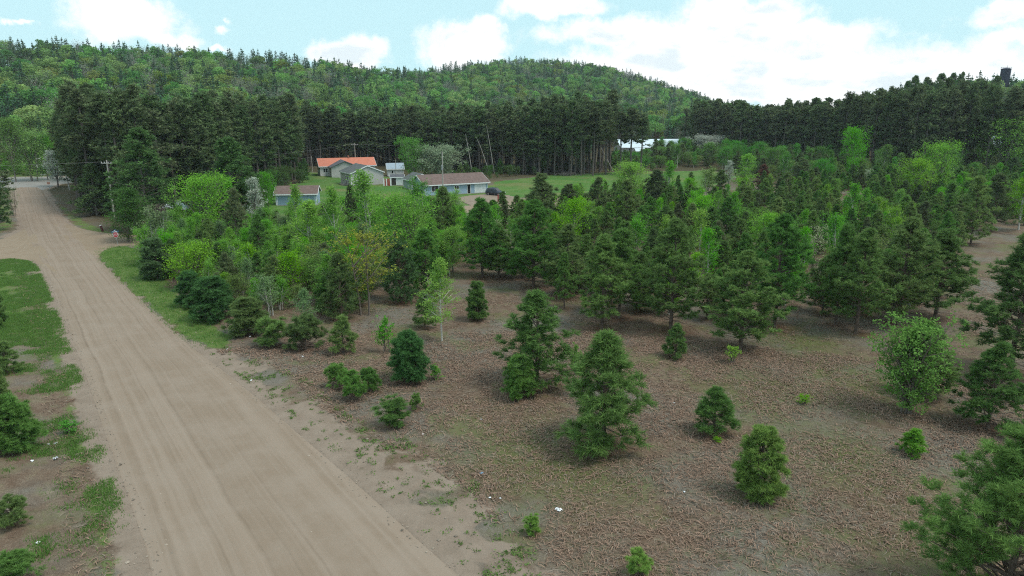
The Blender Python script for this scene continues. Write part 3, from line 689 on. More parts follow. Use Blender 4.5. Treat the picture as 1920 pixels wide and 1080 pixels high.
def plant(p, x, y, H, W=None, label=None, cat='tree', group=None, mat=None, name=None, rz=None, trunk_mat=None, sink=.03):
    o = empty(name or p.name, (x, y, float(gz(x, y)) - sink), random.uniform(0, 6.28) if rz is None else rz)
    sz = H / p.H; sx = (W / 2) / p.R if W else sz
    sx = min(max(sx, sz * .62), sz * 1.7)
    o.scale = (sx, sx, sz)
    tag(o, label, cat, group)
    for nm, me, mm in (('trunk', p.t, trunk_mat), ('crown', p.k, mat)):
        c = bpy.data.objects.new(nm, me); C.objects.link(c); c.parent = o
        if mm is not None: c.material_slots[0].link = 'OBJECT'; c.material_slots[0].material = mm
    return o
pk = lambda seed, H, R, **k: pine_proto(seed, H, R, **k)
YP = [Proto(pk(11, 6.4, 2.1, cb=.06, prof='ovoid', nn=18, nw=.036, nl=.21), 'young_pine', G['bark'], G['pine']),
      Proto(pk(12, 6.6, 2.3, cb=.08, prof='cone', nn=18, nw=.036, nl=.21), 'bushy_pine', G['bark'], G['pine']),
      Proto(pk(13, 6.2, 2.2, cb=.05, prof='layer', nn=18, nw=.036, nl=.21), 'bushy_pine', G['bark'], G['pine']),
      Proto(pk(14, 6.8, 2.0, cb=.10, prof='ovoid', nn=18, nw=.036, nl=.21), 'young_pine', G['bark'], G['pine'])]
YP += [Proto(pk(15, 5.6, 2.3, cb=.04, prof='ovoid', nn=18, nw=.036, nl=.21), 'young_pine', G['bark'], G['pine']),
       Proto(pk(16, 6.0, 1.8, cb=.07, prof='cone', nn=18, nw=.036, nl=.21), 'bushy_pine', G['bark'], G['pine'])]
TP = [Proto(pk(21, 8.2, 2.3, cb=.14, prof='ovoid', nn=18, nw=.036, nl=.22, dead=10, step=.46), 'young_pine', G['bark'], G['pine']),
      Proto(pk(22, 8.0, 2.2, cb=.19, prof='layer', nn=18, nw=.036, nl=.22, dead=12, step=.44), 'young_pine', G['bark'], G['pine']),
      Proto(pk(23, 7.8, 2.5, cb=.11, prof='ovoid', nn=18, nw=.036, nl=.22, dead=8, step=.46), 'young_pine', G['bark'], G['pine'])]
BIGP = Proto(pk(31, 7.4, 3.2, cb=.05, prof='ovoid', nn=26, nl=.19, nw=.019, step=.36, dens=1.35), 'young_pine', G['bark'], G['pine'])
SPL = [Proto(pk(41, 2.6, 1.0, cb=.06, prof='cone', nn=26, nl=.17, nw=.018, step=.30, tuft=.2, dens=1.1), 'pine_sapling', G['bark'], G['pine']),
      Proto(pk(42, 2.4, .95, cb=.05, prof='layer', nn=26, nl=.17, nw=.018, step=.27, tuft=.2, dens=1.1), 'pine_sapling', G['bark'], G['pine'])]
MIDP = Proto(pk(45, 4.2, 1.75, cb=.05, prof='cone', nn=26, nl=.19, nw=.020, step=.34, dens=1.35), 'young_pine', G['bark'], G['pine'])
EGG = [Proto(pk(51, 3.2, 1.05, cb=.03, prof='egg', nn=30, nl=.17, nw=.020, step=.24, tuft=.18, dens=1.35), 'pine_sapling', G['bark'], G['pine']),
       Proto(pk(52, 2.6, 1.15, cb=.03, prof='egg', nn=30, nl=.17, nw=.020, step=.22, tuft=.18, dens=1.35), 'pine_sapling', G['bark'], G['pine'])]
SH = [Proto(pk(61, 1.35, .95, cb=.10, prof='round', nn=26, nl=.17, nw=.018, step=.24, tuft=.18, up=1.3), 'pine_shrub', G['bark'], G['pine']),
      Proto(pk(62, 1.5, 1.1, cb=.10, prof='egg', nn=26, nl=.17, nw=.018, step=.24, tuft=.18, up=1.2), 'pine_shrub', G['bark'], G['pine'])]
BP = Proto(pk(71, 5.2, 2.2, cb=.03, prof='egg', nn=22, nl=.19, nw=.028, step=.36), 'young_pine', G['bark'], G['pine_blue'])
WP = [Proto(pk(81, 17, 5.2, cb=.12, prof='layer', nn=13, nl=.42, nw=.125, step=.85, tuft=.62, dens=.9, up=.55), 'white_pine', G['barkgrey'], G['white_pine']),
      Proto(pk(82, 16, 4.6, cb=.06, prof='layer', nn=13, nl=.42, nw=.125, step=.8, tuft=.62, dens=.9, up=.5), 'white_pine', G['barkgrey'], G['white_pine'])]
bk = broad_proto
BI = [Proto(bk(101, 7.5, 1.5, cb=.18, nlimb=34, leaves=24, leaf=.17, prof='narrow', elev=50, sparse=.22), 'birch_tree', G['birchbark'], G['birch']),
      Proto(bk(102, 7.0, 1.7, cb=.15, nlimb=36, leaves=24, leaf=.17, stems=3, prof='narrow', elev=52, sparse=.22), 'birch_tree', G['birchbark'], G['birch']),
      Proto(bk(103, 8.0, 1.5, cb=.22, nlimb=34, leaves=22, leaf=.17, stems=2, prof='cone', elev=50, sparse=.22), 'birch_tree', G['birchbark'], G['birch'])]
PO = [Proto(bk(111, 8.5, 2.6, cb=.12, nlimb=46, leaves=34, leaf=.19, prof='oval', elev=48, sparse=.26), 'poplar_tree', G['barkgrey'], G['birch']),
      Proto(bk(112, 9, 2.9, cb=.10, nlimb=54, leaves=34, leaf=.19, stems=3, prof='oval', elev=50, sparse=.26), 'poplar_tree', G['barkgrey'], G['birch'])]
RB = [Proto(bk(121, 4.2, 2.0, cb=.08, nlimb=40, leaves=26, leaf=.15, stems=4, prof='round', elev=48, sparse=.2), 'leafy_bush', G['twig'], G['olive']),
      Proto(bk(122, 5.5, 1.9, cb=.12, nlimb=40, leaves=24, leaf=.15, stems=2, prof='oval', elev=45, sparse=.2), 'leafy_tree', G['twig'], G['olive'])]
MID = Proto(bk(125, 8.5, 2.4, cb=.02, nlimb=60, leaves=40, leaf=.17, prof='cone', elev=45, sparse=.22), 'leafy_tree', G['twig'], G['midleaf'])
MA = Proto(bk(131, 7.0, 2.5, cb=.30, nlimb=38, leaves=13, leaf=.14, stems=2, prof='oval', elev=42, sparse=.11, lv=(.3, 1.15), twigs=6, leafz=1.2), 'maple_tree', G['twig'], G['maple'])
MG = Proto(bk(132, 4.0, 1.6, cb=.02, nlimb=96, leaves=18, leaf=.13, stems=6, prof='oval', elev=50, sparse=.10, lv=(.25, 1.25), twigs=7, leafz=1.2), 'maple_tree', G['twig'], G['maple_green'])
OB = Proto(bk(141, 6.2, 1.15, cb=.22, tr=.045, nlimb=46, leaves=20, leaf=.10, prof='narrow', elev=38, sparse=.13, twigs=7), 'birch_tree', G['birchbark'], G['birch'])
SB = Proto(bk(142, 2.6, .75, cb=.05, nlimb=30, leaves=14, leaf=.09, stems=3, prof='narrow', elev=55, sparse=.1), 'birch_sapling', G['twig'], G['birch'])
WD = Proto(bk(143, .9, .5, cb=.05, nlimb=14, leaves=14, leaf=.08, stems=4, prof='round', elev=50, sparse=.1), 'leafy_seedling', G['twig'], G['lime'])
FL = Proto(bk(151, 8, 3.6, cb=.10, nlimb=70, leaves=44, leaf=.24, stems=5, prof='round', elev=45, sparse=.24), 'flowering_tree', G['twig'], G['blossom'])
FT = Proto(bk(152, 6.5, 1.4, cb=.12, nlimb=44, leaves=22, leaf=.15, stems=3, prof='narrow', elev=50, sparse=.14), 'flowering_tree', G['twig'], G['blossom'])
ST = Proto(bk(153, 5.8, 1.6, cb=.12, nlimb=40, leaves=9, leaf=.16, stems=3, prof='oval', elev=48, sparse=.12), 'flowering_shrub', G['twig'], G['cream'])
TALL = [Proto(tall_pine(200 + i, 21, 2.5, c), 'tall_pine', G['barktall'], G['tall']) for i, c in enumerate((.62, .70, .55, .74, .66))]

OCC = []     # taken ground: x, y, radius
def put(p, px, by, ty, wpx, label, **k):
    """a plant whose foot, top and width are read off the photograph"""
    x, y = P(px, by); dep = y * CP + CAM_H * SP
    xt, zt = at_depth(px, ty, y); H = zt - float(gz(x, y)); W = wpx * dep / FPX * (.86 if 'pine' in p.name else 1)
    o = plant(p, x, y, H, W, label, **k)
    OCC.append((x, y, W * .42))
    if 'pine' in p.name: PINE_SPOTS.append((x, y, max(.5, W * .40)))
    return o
gy = 'young pines of the near clearing'
sap = 'small pines of the near clearing'
vs = 'pine shrubs along the road bank'
# --- the open clearing, near the camera
put(BIGP, 1880, 1165, 800, 330, 'large dense young pine in the bottom corner beside the camera, cut by the frame', group=gy)
put(EGG[0], 1423, 936, 800, 92, 'bright green egg-shaped small pine standing alone in the bracken', group=sap, mat=G['pine_bright'])
put(MIDP, 1131, 836, 622, 172, 'bushy cone-shaped pine with a tall leader shoot and rusty needles round its foot', group=gy)
put(SPL[0], 1338, 812, 724, 86, 'little open pine sapling between the leader-topped pine and the light leafy maple', group=sap)
put(EGG[1], 768, 714, 622, 78, 'round dense bluish-green pine alone beside the road bank', group=sap, mat=G['pine_blue'])
put(YP[0], 1008, 728, 545, 172, 'wide dark pine with a smaller round pine hugging its foot', group=gy)
put(EGG[1], 975, 748, 664, 62, 'small round pine tucked against the foot of the wide dark pine', group=sap)
put(MG, 1690, 776, 590, 112, 'light green leafy maple clump with a dark pine behind it', cat='tree')
put(YP[3], 1738, 744, 612, 92, 'dark young pine half hidden behind the light green maple clump', group=gy)
put(YP[1], 1852, 803, 642, 130, 'open-branched pine between the maple clump and the large corner pine', group=gy)
put(TP[0], 1892, 705, 440, 190, 'tall dark pine at the frame edge above the open-branched pine', group=gy)
put(SPL[1], 1711, 852, 803, 56, 'thin weak pine sapling below the light green maple clump', group=sap, mat=G['pine_bright'])
put(SH[0], 998, 1000, 964, 34, 'grassy little pine tuft near the white plastic scrap', group=sap, mat=G['pine_bright'])
put(SH[0], 1196, 1084, 1030, 52, 'small pine tuft at the bottom edge of the clearing', group=sap, mat=G['pine_bright'])
put(SH[0], 1130, 838, 815, 26, 'tiny pine tuft under the leader-topped pine', group=sap)
put(WD, 1373, 682, 646, 28, 'bright lime seedling under the dark pine mid-clearing', cat='seedling')
put(WD, 1506, 758, 738, 24, 'faint lime seedling alone in the bracken of the clearing', cat='seedling')
put(WD, 1344, 832, 818, 20, 'yellowish seedling at the foot of the little open pine sapling', cat='seedling')
put(SPL[0], 1266, 672, 606, 46, 'small pine standing before the trunks of the tall pine pair', group=sap)
put(TP[2], 1388, 655, 470, 136, 'broad dark pine with low skirts beside the lime seedling', group=gy)
put(EGG[0], 895, 601, 527, 44, 'small oval pine in the gap between the white-stemmed birch and the wide dark pine', group=sap)
put(OB, 829, 643, 484, 58, 'slender birch with a bare white stem in the open clearing', cat='tree')
put(SPL[0], 797, 616, 545, 44, 'narrow pine sapling just behind the white-stemmed birch', group=sap)
put(SB, 724, 662, 588, 38, 'pale wispy birch sapling behind the round bluish pine', cat='tree')
put(SB, 1079, 706, 640, 28, 'thin birch sapling against the side of the wide dark pine', cat='tree')
put(SB, 818, 710, 682, 24, 'low green sprout beside the round bluish pine', cat='tree')
# --- bank along the road
put(SH[1], 632, 728, 680, 52, 'low pine shrub, first of three in a clump on the road bank', group=vs)
put(SH[0], 662, 750, 694, 50, 'low pine shrub, lowest of the three clumped on the road bank', group=vs)
put(SH[1], 692, 732, 688, 46, 'low pine shrub beside the round bluish pine on the bank', group=vs)
put(SH[0], 738, 797, 745, 66, 'spreading pine shrub alone on the sandy bank', group=vs)
put(SH[1], 781, 766, 736, 26, 'small pine sprig beside the lone spreading shrub on the bank', group=vs)
put(SPL[1], 644, 662, 590, 50, 'upright small pine closing the row of bank shrubs', group=vs)
put(SH[1], 574, 654, 588, 78, 'bushy pine shrub next to the upright small pine in the bank row', group=vs)
put(SH[0], 514, 650, 592, 72, 'rounded pine shrub midway in the bank row', group=vs)
put(EGG[1], 466, 628, 556, 96, 'thick dark pine bush beside the grass strip', group=vs)
put(EGG[1], 400, 598, 518, 84, 'dense bluish pine bush at the middle of the grass strip', group=vs, mat=G['pine_blue'])
put(EGG[0], 360, 574, 508, 60, 'dark pine bush where the grass strip narrows', group=vs, mat=G['pine_blue'])
put(EGG[0], 296, 522, 446, 62, 'dark pine bush near the head of the grass strip', group=vs, mat=G['pine_blue'])
put(YP[0], 641, 600, 474, 76, 'upright dark pine behind the bank row of shrubs', group=gy)
# --- mixed thicket left of the clearing
put(MID, 241, 454, 352, 62, 'dense mid-green leafy tree beside the stop sign', cat='tree')
put(BI[1], 301, 492, 386, 56, 'pale grey-green birch clump beside the dense leafy tree by the stop sign', cat='tree', mat=G['palebirch'])
put(RB[0], 357, 538, 452, 88, 'round yellow-green bush above the grass strip', cat='bush', mat=G['lime'])
put(RB[1], 427, 512, 452, 34, 'small light green sapling behind the round yellow-green bush', cat='tree', mat=G['poplar'])
put(BI[1], 472, 535, 452, 50, 'yellow-green pointed sapling between dark pines in the thicket', cat='tree', mat=G['lime'])
put(YP[2], 448, 480, 352, 56, 'dusky grey-green pine in front of the white flowering tree', group=gy, mat=G['pine_dusky'])
put(FT, 478, 440, 332, 36, 'slim white flowering tree beside the blue double garage', cat='tree')
put(PO[1], 382, 452, 322, 96, 'broad bright yellow-green poplar between the leafy tree and the white flowering tree', cat='tree')
put(BI[0], 437, 430, 332, 26, 'thin yellow-green birch in front of the low white pine', cat='tree')
put(PO[0], 504, 412, 320, 34, 'bright green poplar touching the blue garage wall', cat='tree', mat=G['birch'])
put(BI[0], 560, 470, 344, 32, 'thin birch standing in front of the blue garage doors', cat='tree')
put(BI[2], 583, 500, 372, 62, 'tall bright birch below the blue garage', cat='tree')
put(BI[0], 632, 505, 348, 44, 'very bright narrow birch between the garage and the grey gabled house', cat='tree')
put(YP[2], 662, 462, 346, 34, 'dusky thin pine beside the grey gabled house', group=gy, mat=G['pine_dusky'])
put(BI[2], 700, 470, 318, 62, 'tall bright birch rising before the grey gabled house', cat='tree', mat=G['birch'])
put(PO[1], 762, 512, 354, 112, 'largest bright green poplar, round-headed, in the heart of the thicket', cat='tree')
put(BI[1], 786, 440, 330, 46, 'green birch against the end gable of the long blue bungalow', cat='tree', mat=G['poplar'])
put(YP[0], 832, 470, 350, 60, 'dark stout pine in front of the long blue bungalow', group=gy)
put(MA, 682, 590, 428, 118, 'sparse yellow-leaved maple with a thin bare stem', cat='tree')
put(BP, 751, 566, 450, 74, 'dense blue-green pine skirted to the ground beside the yellow maple', group=gy)
put(YP[0], 800, 552, 428, 78, 'dark pine just behind the dense blue-green pine', group=gy)
put(BI[0], 854, 470, 382, 34, 'narrow bright birch beside the driveway end', cat='tree')
put(RB[1], 552, 560, 462, 60, 'yellowish half-bare bush behind the bank shrubs', cat='bush', mat=G['lime'])
put(RB[0], 602, 560, 480, 50, 'olive bush between the half-bare bush and the yellow maple', cat='bush')
put(BI[1], 505, 590, 512, 44, 'pale thin birch behind the rounded bank shrub', cat='tree', mat=G['palebirch'])
put(BI[0], 425, 575, 510, 34, 'slim lime sapling behind the dense bluish pine bush', cat='tree', mat=G['lime'])
put(BI[0], 573, 620, 540, 34, 'pale birch sapling rising behind the bushy bank shrub', cat='tree', mat=G['palebirch'])
put(YP[1], 490, 510, 402, 60, 'dark pine filling the thicket below the garage', group=gy)
# --- main stand of young pines
st = 'tall young pines of the middle stand'
put(TP[0], 1128, 616, 440, 104, 'tall bare-stemmed pine, first of a close pair at the edge of the stand', group=st)
put(TP[1], 1160, 597, 428, 96, 'tall bare-stemmed pine, second of the close pair at the edge of the stand', group=st)
put(TP[2], 1257, 622, 410, 130, 'wide tall pine whose stem rises behind the small pine in the clearing', group=st)
put(TP[2], 1452, 612, 402, 128, 'tall pine behind the broad low-skirted pine', group=st)
put(TP[1], 1566, 608, 420, 88, 'slim tall pine at the front of the bare-stemmed trio', group=st)
put(TP[0], 1604, 625, 428, 108, 'front pine of the bare-stemmed trio with pale layered boughs', group=st)
put(TP[2], 1684, 610, 408, 124, 'broad tall pine closing the bare-stemmed trio', group=st)
put(TP[0], 1752, 600, 430, 120, 'tall pine beside the open bracken lane', group=st)
put(YP[3], 905, 520, 372, 84, 'leafy-looking green pine above the small oval pine', group=st)
put(TP[2], 1000, 540, 375, 108, 'tall pine between the green pine and the lime birch', group=st)
put(TP[0], 1062, 560, 420, 90, 'dark pine right behind the wide dark pine of the clearing', group=st)
put(YP[1], 935, 520, 420, 70, 'full pine at the inner edge of the bracken gap', group=st)
put(BI[2], 1312, 520, 392, 44, 'yellow-green birch among the dark pines of the stand', cat='tree', mat=G['lime'])
put(PO[0], 1075, 480, 368, 58, 'bright lime-topped poplar amid the dark pines', cat='tree', mat=G['lime'])
put(BI[1], 1190, 490, 400, 46, 'fresh green forked birch amid the dark pines', cat='tree')
put(ST, 1521, 520, 415, 52, 'cream-leaved sparse shrub tree among the dark pines', cat='tree')
put(ST, 930, 470, 404, 30, 'thin cream-leaved sapling at the bracken gap', cat='tree')
put(BI[0], 1592, 440, 342, 36, 'bright green birch at the head of the bracken lane', cat='tree')
put(YP[0], 1820, 458, 330, 72, 'dark rounded pine on the edge of the open bracken by the frame side', group=st)
put(TP[1], 1857, 434, 325, 64, 'thin-stemmed pine beside the dark rounded pine', group=st, mat=G['pine_dusky'])
put(BI[2], 1905, 432, 330, 52, 'yellow-green birch at the frame side above the open bracken', cat='tree', mat=G['lime'])
put(YP[2], 1172, 440, 336, 62, 'dark layered pine before the lawn', group=st)
put(YP[1], 1120, 425, 332, 56, 'grey-green pine at the lawn edge', group=st, mat=G['pine_dusky'])
put(YP[2], 1015, 440, 325, 76, 'dusky broad pine at the end of the lawn', group=st, mat=G['pine_dusky'])
put(YP[3], 1065, 425, 345, 56, 'dusky thin-topped pine beside the broad one at the lawn end', group=st, mat=G['pine_dusky'])
put(YP[2], 1228, 405, 318, 62, 'dark spiky pine between two bright birches on the lawn edge', group=st, mat=G['pine_dusky'])
put(YP[3], 1269, 388, 328, 18, 'narrow spire-shaped dark pine on the lawn edge', group=st)
put(YP[0], 1294, 365, 322, 24, 'small dark pine standing on the lawn', group=st)
put(YP[2], 1350, 372, 318, 36, 'dark pine on the lawn edge beside the brightest birch', group=st)
put(PO[0], 1182, 395, 302, 62, 'bright green birch clump standing over the lawn edge', cat='tree')
put(BI[2], 1252, 385, 300, 34, 'bright pointed birch beside the narrow spire pine', cat='tree')
put(BI[1], 1326, 370, 312, 36, 'pale birch on bare ground by the lawn corner', cat='tree', mat=G['olive'])
put(BI[2], 1387, 366, 288, 40, 'brightest tall birch at the lawn corner', cat='tree')
put(FT, 1366, 350, 300, 18, 'silvery white flowering tree behind the dark lawn-edge pine', cat='tree')
put(YP[2], 1428, 362, 308, 34, 'rusty dying pine beside the brightest birch', group=st, mat=G['rusty'])
put(PO[0], 1713, 385, 296, 62, 'lime yellow poplar, brightest in the far stand', cat='tree', mat=G['lime'])
put(PO[1], 1744, 372, 262, 66, 'tall green poplar behind the lime yellow one', cat='tree', mat=G['birch'])
put(PO[0], 1592, 345, 236, 46, 'tall green poplar against the dark plantation', cat='tree', mat=G['birch'])
put(RB[0], 1622, 352, 316, 36, 'round white-grey flowering bush at the edge of the sandy lane', cat='bush', mat=G['blossom_green'])
put(BI[2], 1648, 345, 270, 30, 'green birch between the white bush and the plantation trunks', cat='tree', mat=G['poplar'])
put(PO[1], 1868, 335, 215, 104, 'largest green poplar hiding the blue house by the frame side', cat='tree', mat=G['birch'])
put(PO[0], 1925, 335, 222, 70, 'second green poplar at the frame side by the blue house', cat='tree', mat=G['birch'])
# --- left bank of the road
lb = 'pine shrubs on the far bank of the road'
put(EGG[1], 26, 845, 744, 96, 'dense pine shrub on the bank across the road, above the plastic litter', group=lb)
put(SH[1], 26, 986, 930, 66, 'low pine shrub across the road, below the plastic litter', group=lb)
put(SH[1], 30, 1096, 1036, 92, 'pine shrub in the bottom corner across the road', group=lb)
put(SPL[0], 14, 700, 640, 52, 'small pine at the frame edge midway along the far bank', group=lb)
put(SH[0], -2, 620, 540, 40, 'pine tuft at the frame edge near the crossing', group=lb)
put(SPL[1], 6, 770, 690, 44, 'thin pine behind the dense shrub on the far bank', group=lb)
put(WD, 128, 812, 788, 40, 'leafy green weed clump on the far bank verge', cat='weed', mat=G['poplar'])
# --- trees round the far crossing
put(WP[0], 278, 432, 240, 128, 'great layered white pine behind the roadside pole', cat='tree', group='white pines by the crossing')
put(WP[1], 440, 420, 258, 112, 'second layered white pine behind the yellow-green poplar', cat='tree', group='white pines by the crossing')
put(WP[1], 182, 404, 306, 66, 'low-boughed dark white pine beside the far crossing', cat='tree', group='white pines by the crossing')
put(TALL[3], 0, 418, 222, 64, 'tall dark pine at the frame edge beside the far crossing', group='tall pines behind the crossing')
put(WP[0], -6, 432, 300, 60, 'low dark pine at the frame edge beside the far crossing', cat='tree', group='white pines by the crossing')
put(ST, 26, 405, 335, 22, 'pale sparse shrub on the edge of the dark frame-side pine', cat='shrub')
put(FT, 113, 350, 280, 44, 'white blossoming tree with leaning pole at the far crossing', cat='tree')
put(PO[1], 62, 340, 240, 66, 'bright green roadside tree beyond the far crossing', cat='tree', mat=G['hill_leaf'])
put(PO[0], 30, 342, 218, 50, 'yellow-green tree at the frame side beyond the far crossing', cat='tree', mat=G['olive'])
put(PO[0], 90, 338, 250, 40, 'narrow green tree beyond the far crossing', cat='tree', mat=G['birch'])
for px_, ty_ in ((6, 300), (34, 308), (58, 302), (80, 311), (101, 306), (122, 298)): put(RB[px_ % 2], px_, 329, ty_, 30, 'green roadside bush on the bank just beyond the far crossing', cat='bush', mat=G['birch'] if px_ % 4 else G['midleaf'], group='bushes on the bank beyond the crossing')
put(RB[0], 300, 440, 380, 34, 'grey leafless shrub under the great white pine', cat='shrub', mat=G['twig'])
# --- yard trees
put(FL, 832, 342, 270, 76, 'big white flowering tree behind the long blue bungalow', cat='tree', mat=G['blossom_green'])
put(PO[1], 776, 342, 254, 52, 'tall green birch beside the big white flowering tree', cat='tree', mat=G['poplar'])
put(FL, 1320, 298, 252, 50, 'white flowering tree by the metal-roofed building', cat='tree')
put(FL, 1288, 292, 254, 30, 'smaller white flowering tree by the metal-roofed building', cat='tree')
put(PO[0], 1086, 322, 272, 34, 'fresh green tree before the plantation trunks', cat='tree', mat=G['poplar'])
put(PO[0], 1022, 325, 278, 26, 'slim green tree before the leaning stems', cat='tree', mat=G['poplar'])

# --- the rest of the thickets: spaced at random, kinds mixed as in the photograph
def fill(poly_px, spacing, kinds, hrange, tries, avoid=()):
    poly = PP(poly_px); lo, hi = poly.min(0), poly.max(0); n = 0
    kk = [k for k in kinds]; w = np.array([k[0] for k in kk], float); w /= w.sum()
    av = [PP(a) for a in avoid]
    r = np.random.default_rng(len(poly_px) * 31 + tries)
    for _ in range(tries):
        x, y = r.uniform(lo[0], hi[0]), r.uniform(lo[1], hi[1])
        if not inside(poly, np.array([x]), np.array([y]))[0]: continue
        if any(inside(a, np.array([x]), np.array([y]))[0] for a in av): continue
        if road_dist(np.array([x]), np.array([y]))[0] < 1.2: continue
        if any((x - a) ** 2 + (y - b) ** 2 < (spacing * .5 + c * .6) ** 2 for a, b, c in OCC): continue
        k = kk[r.choice(len(kk), p=w)]; _, protos, mat, label, cat, group, hs = k
        p = protos[r.integers(len(protos))]; H = r.uniform(*hrange) * hs
        plant(p, x, y, H, H * (2 * p.R / p.H) * r.uniform(1.05, 1.45), label, cat, group, mat, 'thicket_pine' if 'thicket' in group and p.name in ('young_pine', 'bushy_pine') else 'dusky_pine' if mat is G['pine_dusky'] else 'low_pine' if mat is G['white_pine'] else None)
        OCC.append((x, y, spacing * .5)); n += 1
        if 'pine' in p.name: PINE_SPOTS.append((x, y, 1.2))
    return n
LANES = [[(842, 404), (960, 390), (985, 418), (870, 440)], [(500, 390), (602, 390), (602, 436), (500, 440)], [(1790, 540), (1815, 470), (1835, 425), (1890, 420), (1990, 440), (1990, 560), (1800, 580)], [(1270, 372), (1300, 358), (1420, 350), (1430, 372), (1330, 392)],
         [(1550, 415), (1580, 360), (1640, 350), (1620, 420)], [(840, 600), (860, 500), (880, 470), (905, 520), (950, 560)], [(500, 425), (470, 395), (600, 350), (830, 360), (820, 380), (610, 398)],
         [(850, 366), (940, 364), (1000, 376), (985, 398), (890, 400), (850, 384)], [(470, 365), (600, 345), (640, 365), (600, 400), (480, 402)]]
thk = 'dense young pines filling the stand'
n1 = fill([(860, 405), (990, 392), (1090, 385), (1260, 385), (1400, 372), (1500, 360), (1620, 345), (1990, 350), (1990, 430), (1800, 440), (1775, 500), (1760, 590), (1640, 600), (1540, 600), (1420, 600), (1330, 600), (1240, 600), (1100, 590), (1020, 570), (925, 525), (880, 470)], 3.3,
     [(64, YP + TP[:2], None, 'green young pine packed in the middle stand', 'tree', thk, 1.0), (9, YP, G['pine_dusky'], 'dusky olive young pine in the middle stand', 'tree', 'dusky young pines in the stand', .95),
      (15, BI + PO[:1], None, 'fresh green birch scattered through the pine stand', 'tree', 'birches scattered in the stand', 1.1), (6, BI, G['lime'], 'lime-leaved birch scattered through the pine stand', 'tree', 'lime birches scattered in the stand', 1.0), (5, RB, None, 'olive leafy bush scattered through the pine stand', 'bush', 'olive bushes scattered in the stand', .75), (2, [ST], None, 'sparse cream-leaved shrub scattered in the pine stand', 'shrub', 'cream shrubs scattered in the stand', .7)], (3.7, 6.4), 5600, LANES)
n2 = fill([(270, 500), (300, 470), (350, 455), (520, 440), (690, 425), (860, 405), (880, 470), (850, 520), (700, 540), (690, 575), (620, 590), (560, 580), (450, 595), (420, 565), (350, 530)], 2.15,
     [(18, YP, None, 'dark young pine in the mixed roadside thicket', 'tree', 'young pines in the roadside thicket', .9), (8, YP, G['pine_dusky'], 'brownish-green pine in the mixed roadside thicket', 'tree', 'brownish pines in the roadside thicket', .9),
      (46, BI + PO[:1], None, 'bright green birch in the mixed roadside thicket', 'tree', 'birches in the roadside thicket', 1.0), (12, BI, G['palebirch'], 'pale greyish birch in the mixed roadside thicket', 'tree', 'pale birches in the roadside thicket', .9), (16, RB, None, 'olive bush in the mixed roadside thicket', 'bush', 'olive bushes in the roadside thicket', .75)], (3.4, 6.0), 4200, LANES)
n3 = fill([(1222, 316), (1340, 316), (1420, 345), (1520, 352), (1620, 340), (1750, 345), (1990, 352), (1990, 315), (1800, 312), (1640, 318), (1500, 300), (1400, 290), (1225, 290)], 4.6,
     [(34, BI + PO, G['poplar'], 'soft green birch in the belt beyond the lawn', 'tree', 'birches in the belt beyond the lawn', 1.15), (50, YP, G['pine_dusky'], 'dusky pine in the belt beyond the lawn', 'tree', 'dusky pines in the belt beyond the lawn', 1.0), (14, RB, None, 'olive bush in the belt beyond the lawn', 'bush', 'olive bushes in the belt beyond the lawn', .8)], (4.6, 7.4), 3000, LANES[1:3])
n4 = fill([(800, 343), (920, 336), (1040, 324), (1160, 316), (1160, 312), (1030, 316), (920, 326), (800, 334)], 4.0,
     [(60, RB, G['midleaf'], 'low green bush along the foot of the plantation', 'bush', 'bushes along the plantation foot', .6), (40, YP, None, 'small dark pine along the foot of the plantation', 'tree', 'small pines along the plantation foot', .8)], (3, 6), 800)
n6 = fill([(-60, 331), (20, 330), (125, 329), (125, 322), (60, 304), (-60, 304)], 3.3,
     [(60, RB, G['birch'], 'bright leafy bush on the slope behind the far crossing', 'bush', 'bushes behind the far crossing', .9), (40, PO, G['hill_leaf'], 'green young tree on the slope behind the far crossing', 'tree', 'young trees behind the far crossing', 1.3)], (4.5, 7.5), 2400)
n7 = fill([(1150, 320), (1228, 320), (1235, 294), (1150, 294)], 3.4,
     [(60, RB, G['poplar'], 'low bush between the plantation trunks and the metal-roofed building', 'bush', 'bushes before the metal-roofed building', .7), (40, YP, None, 'small pine between the plantation trunks and the metal-roofed building', 'tree', 'small pines before the metal-roofed building', .8)], (3.0, 5.2), 1500)
n5 = fill([(120, 352), (150, 352), (215, 420), (330, 430), (480, 400), (570, 340), (590, 326), (520, 330), (400, 360), (230, 390), (140, 340)], 4.2,
     [(60, YP, G['white_pine'], 'dark low pine in the shade under the plantation edge', 'tree', 'low pines under the plantation edge', 1.2), (40, RB, G['midleaf'], 'shaded green bush under the plantation edge', 'bush', 'bushes under the plantation edge', .9)], (3.5, 6.5), 900)
print('fill', n1, n2, n3, n4, n5, n6)

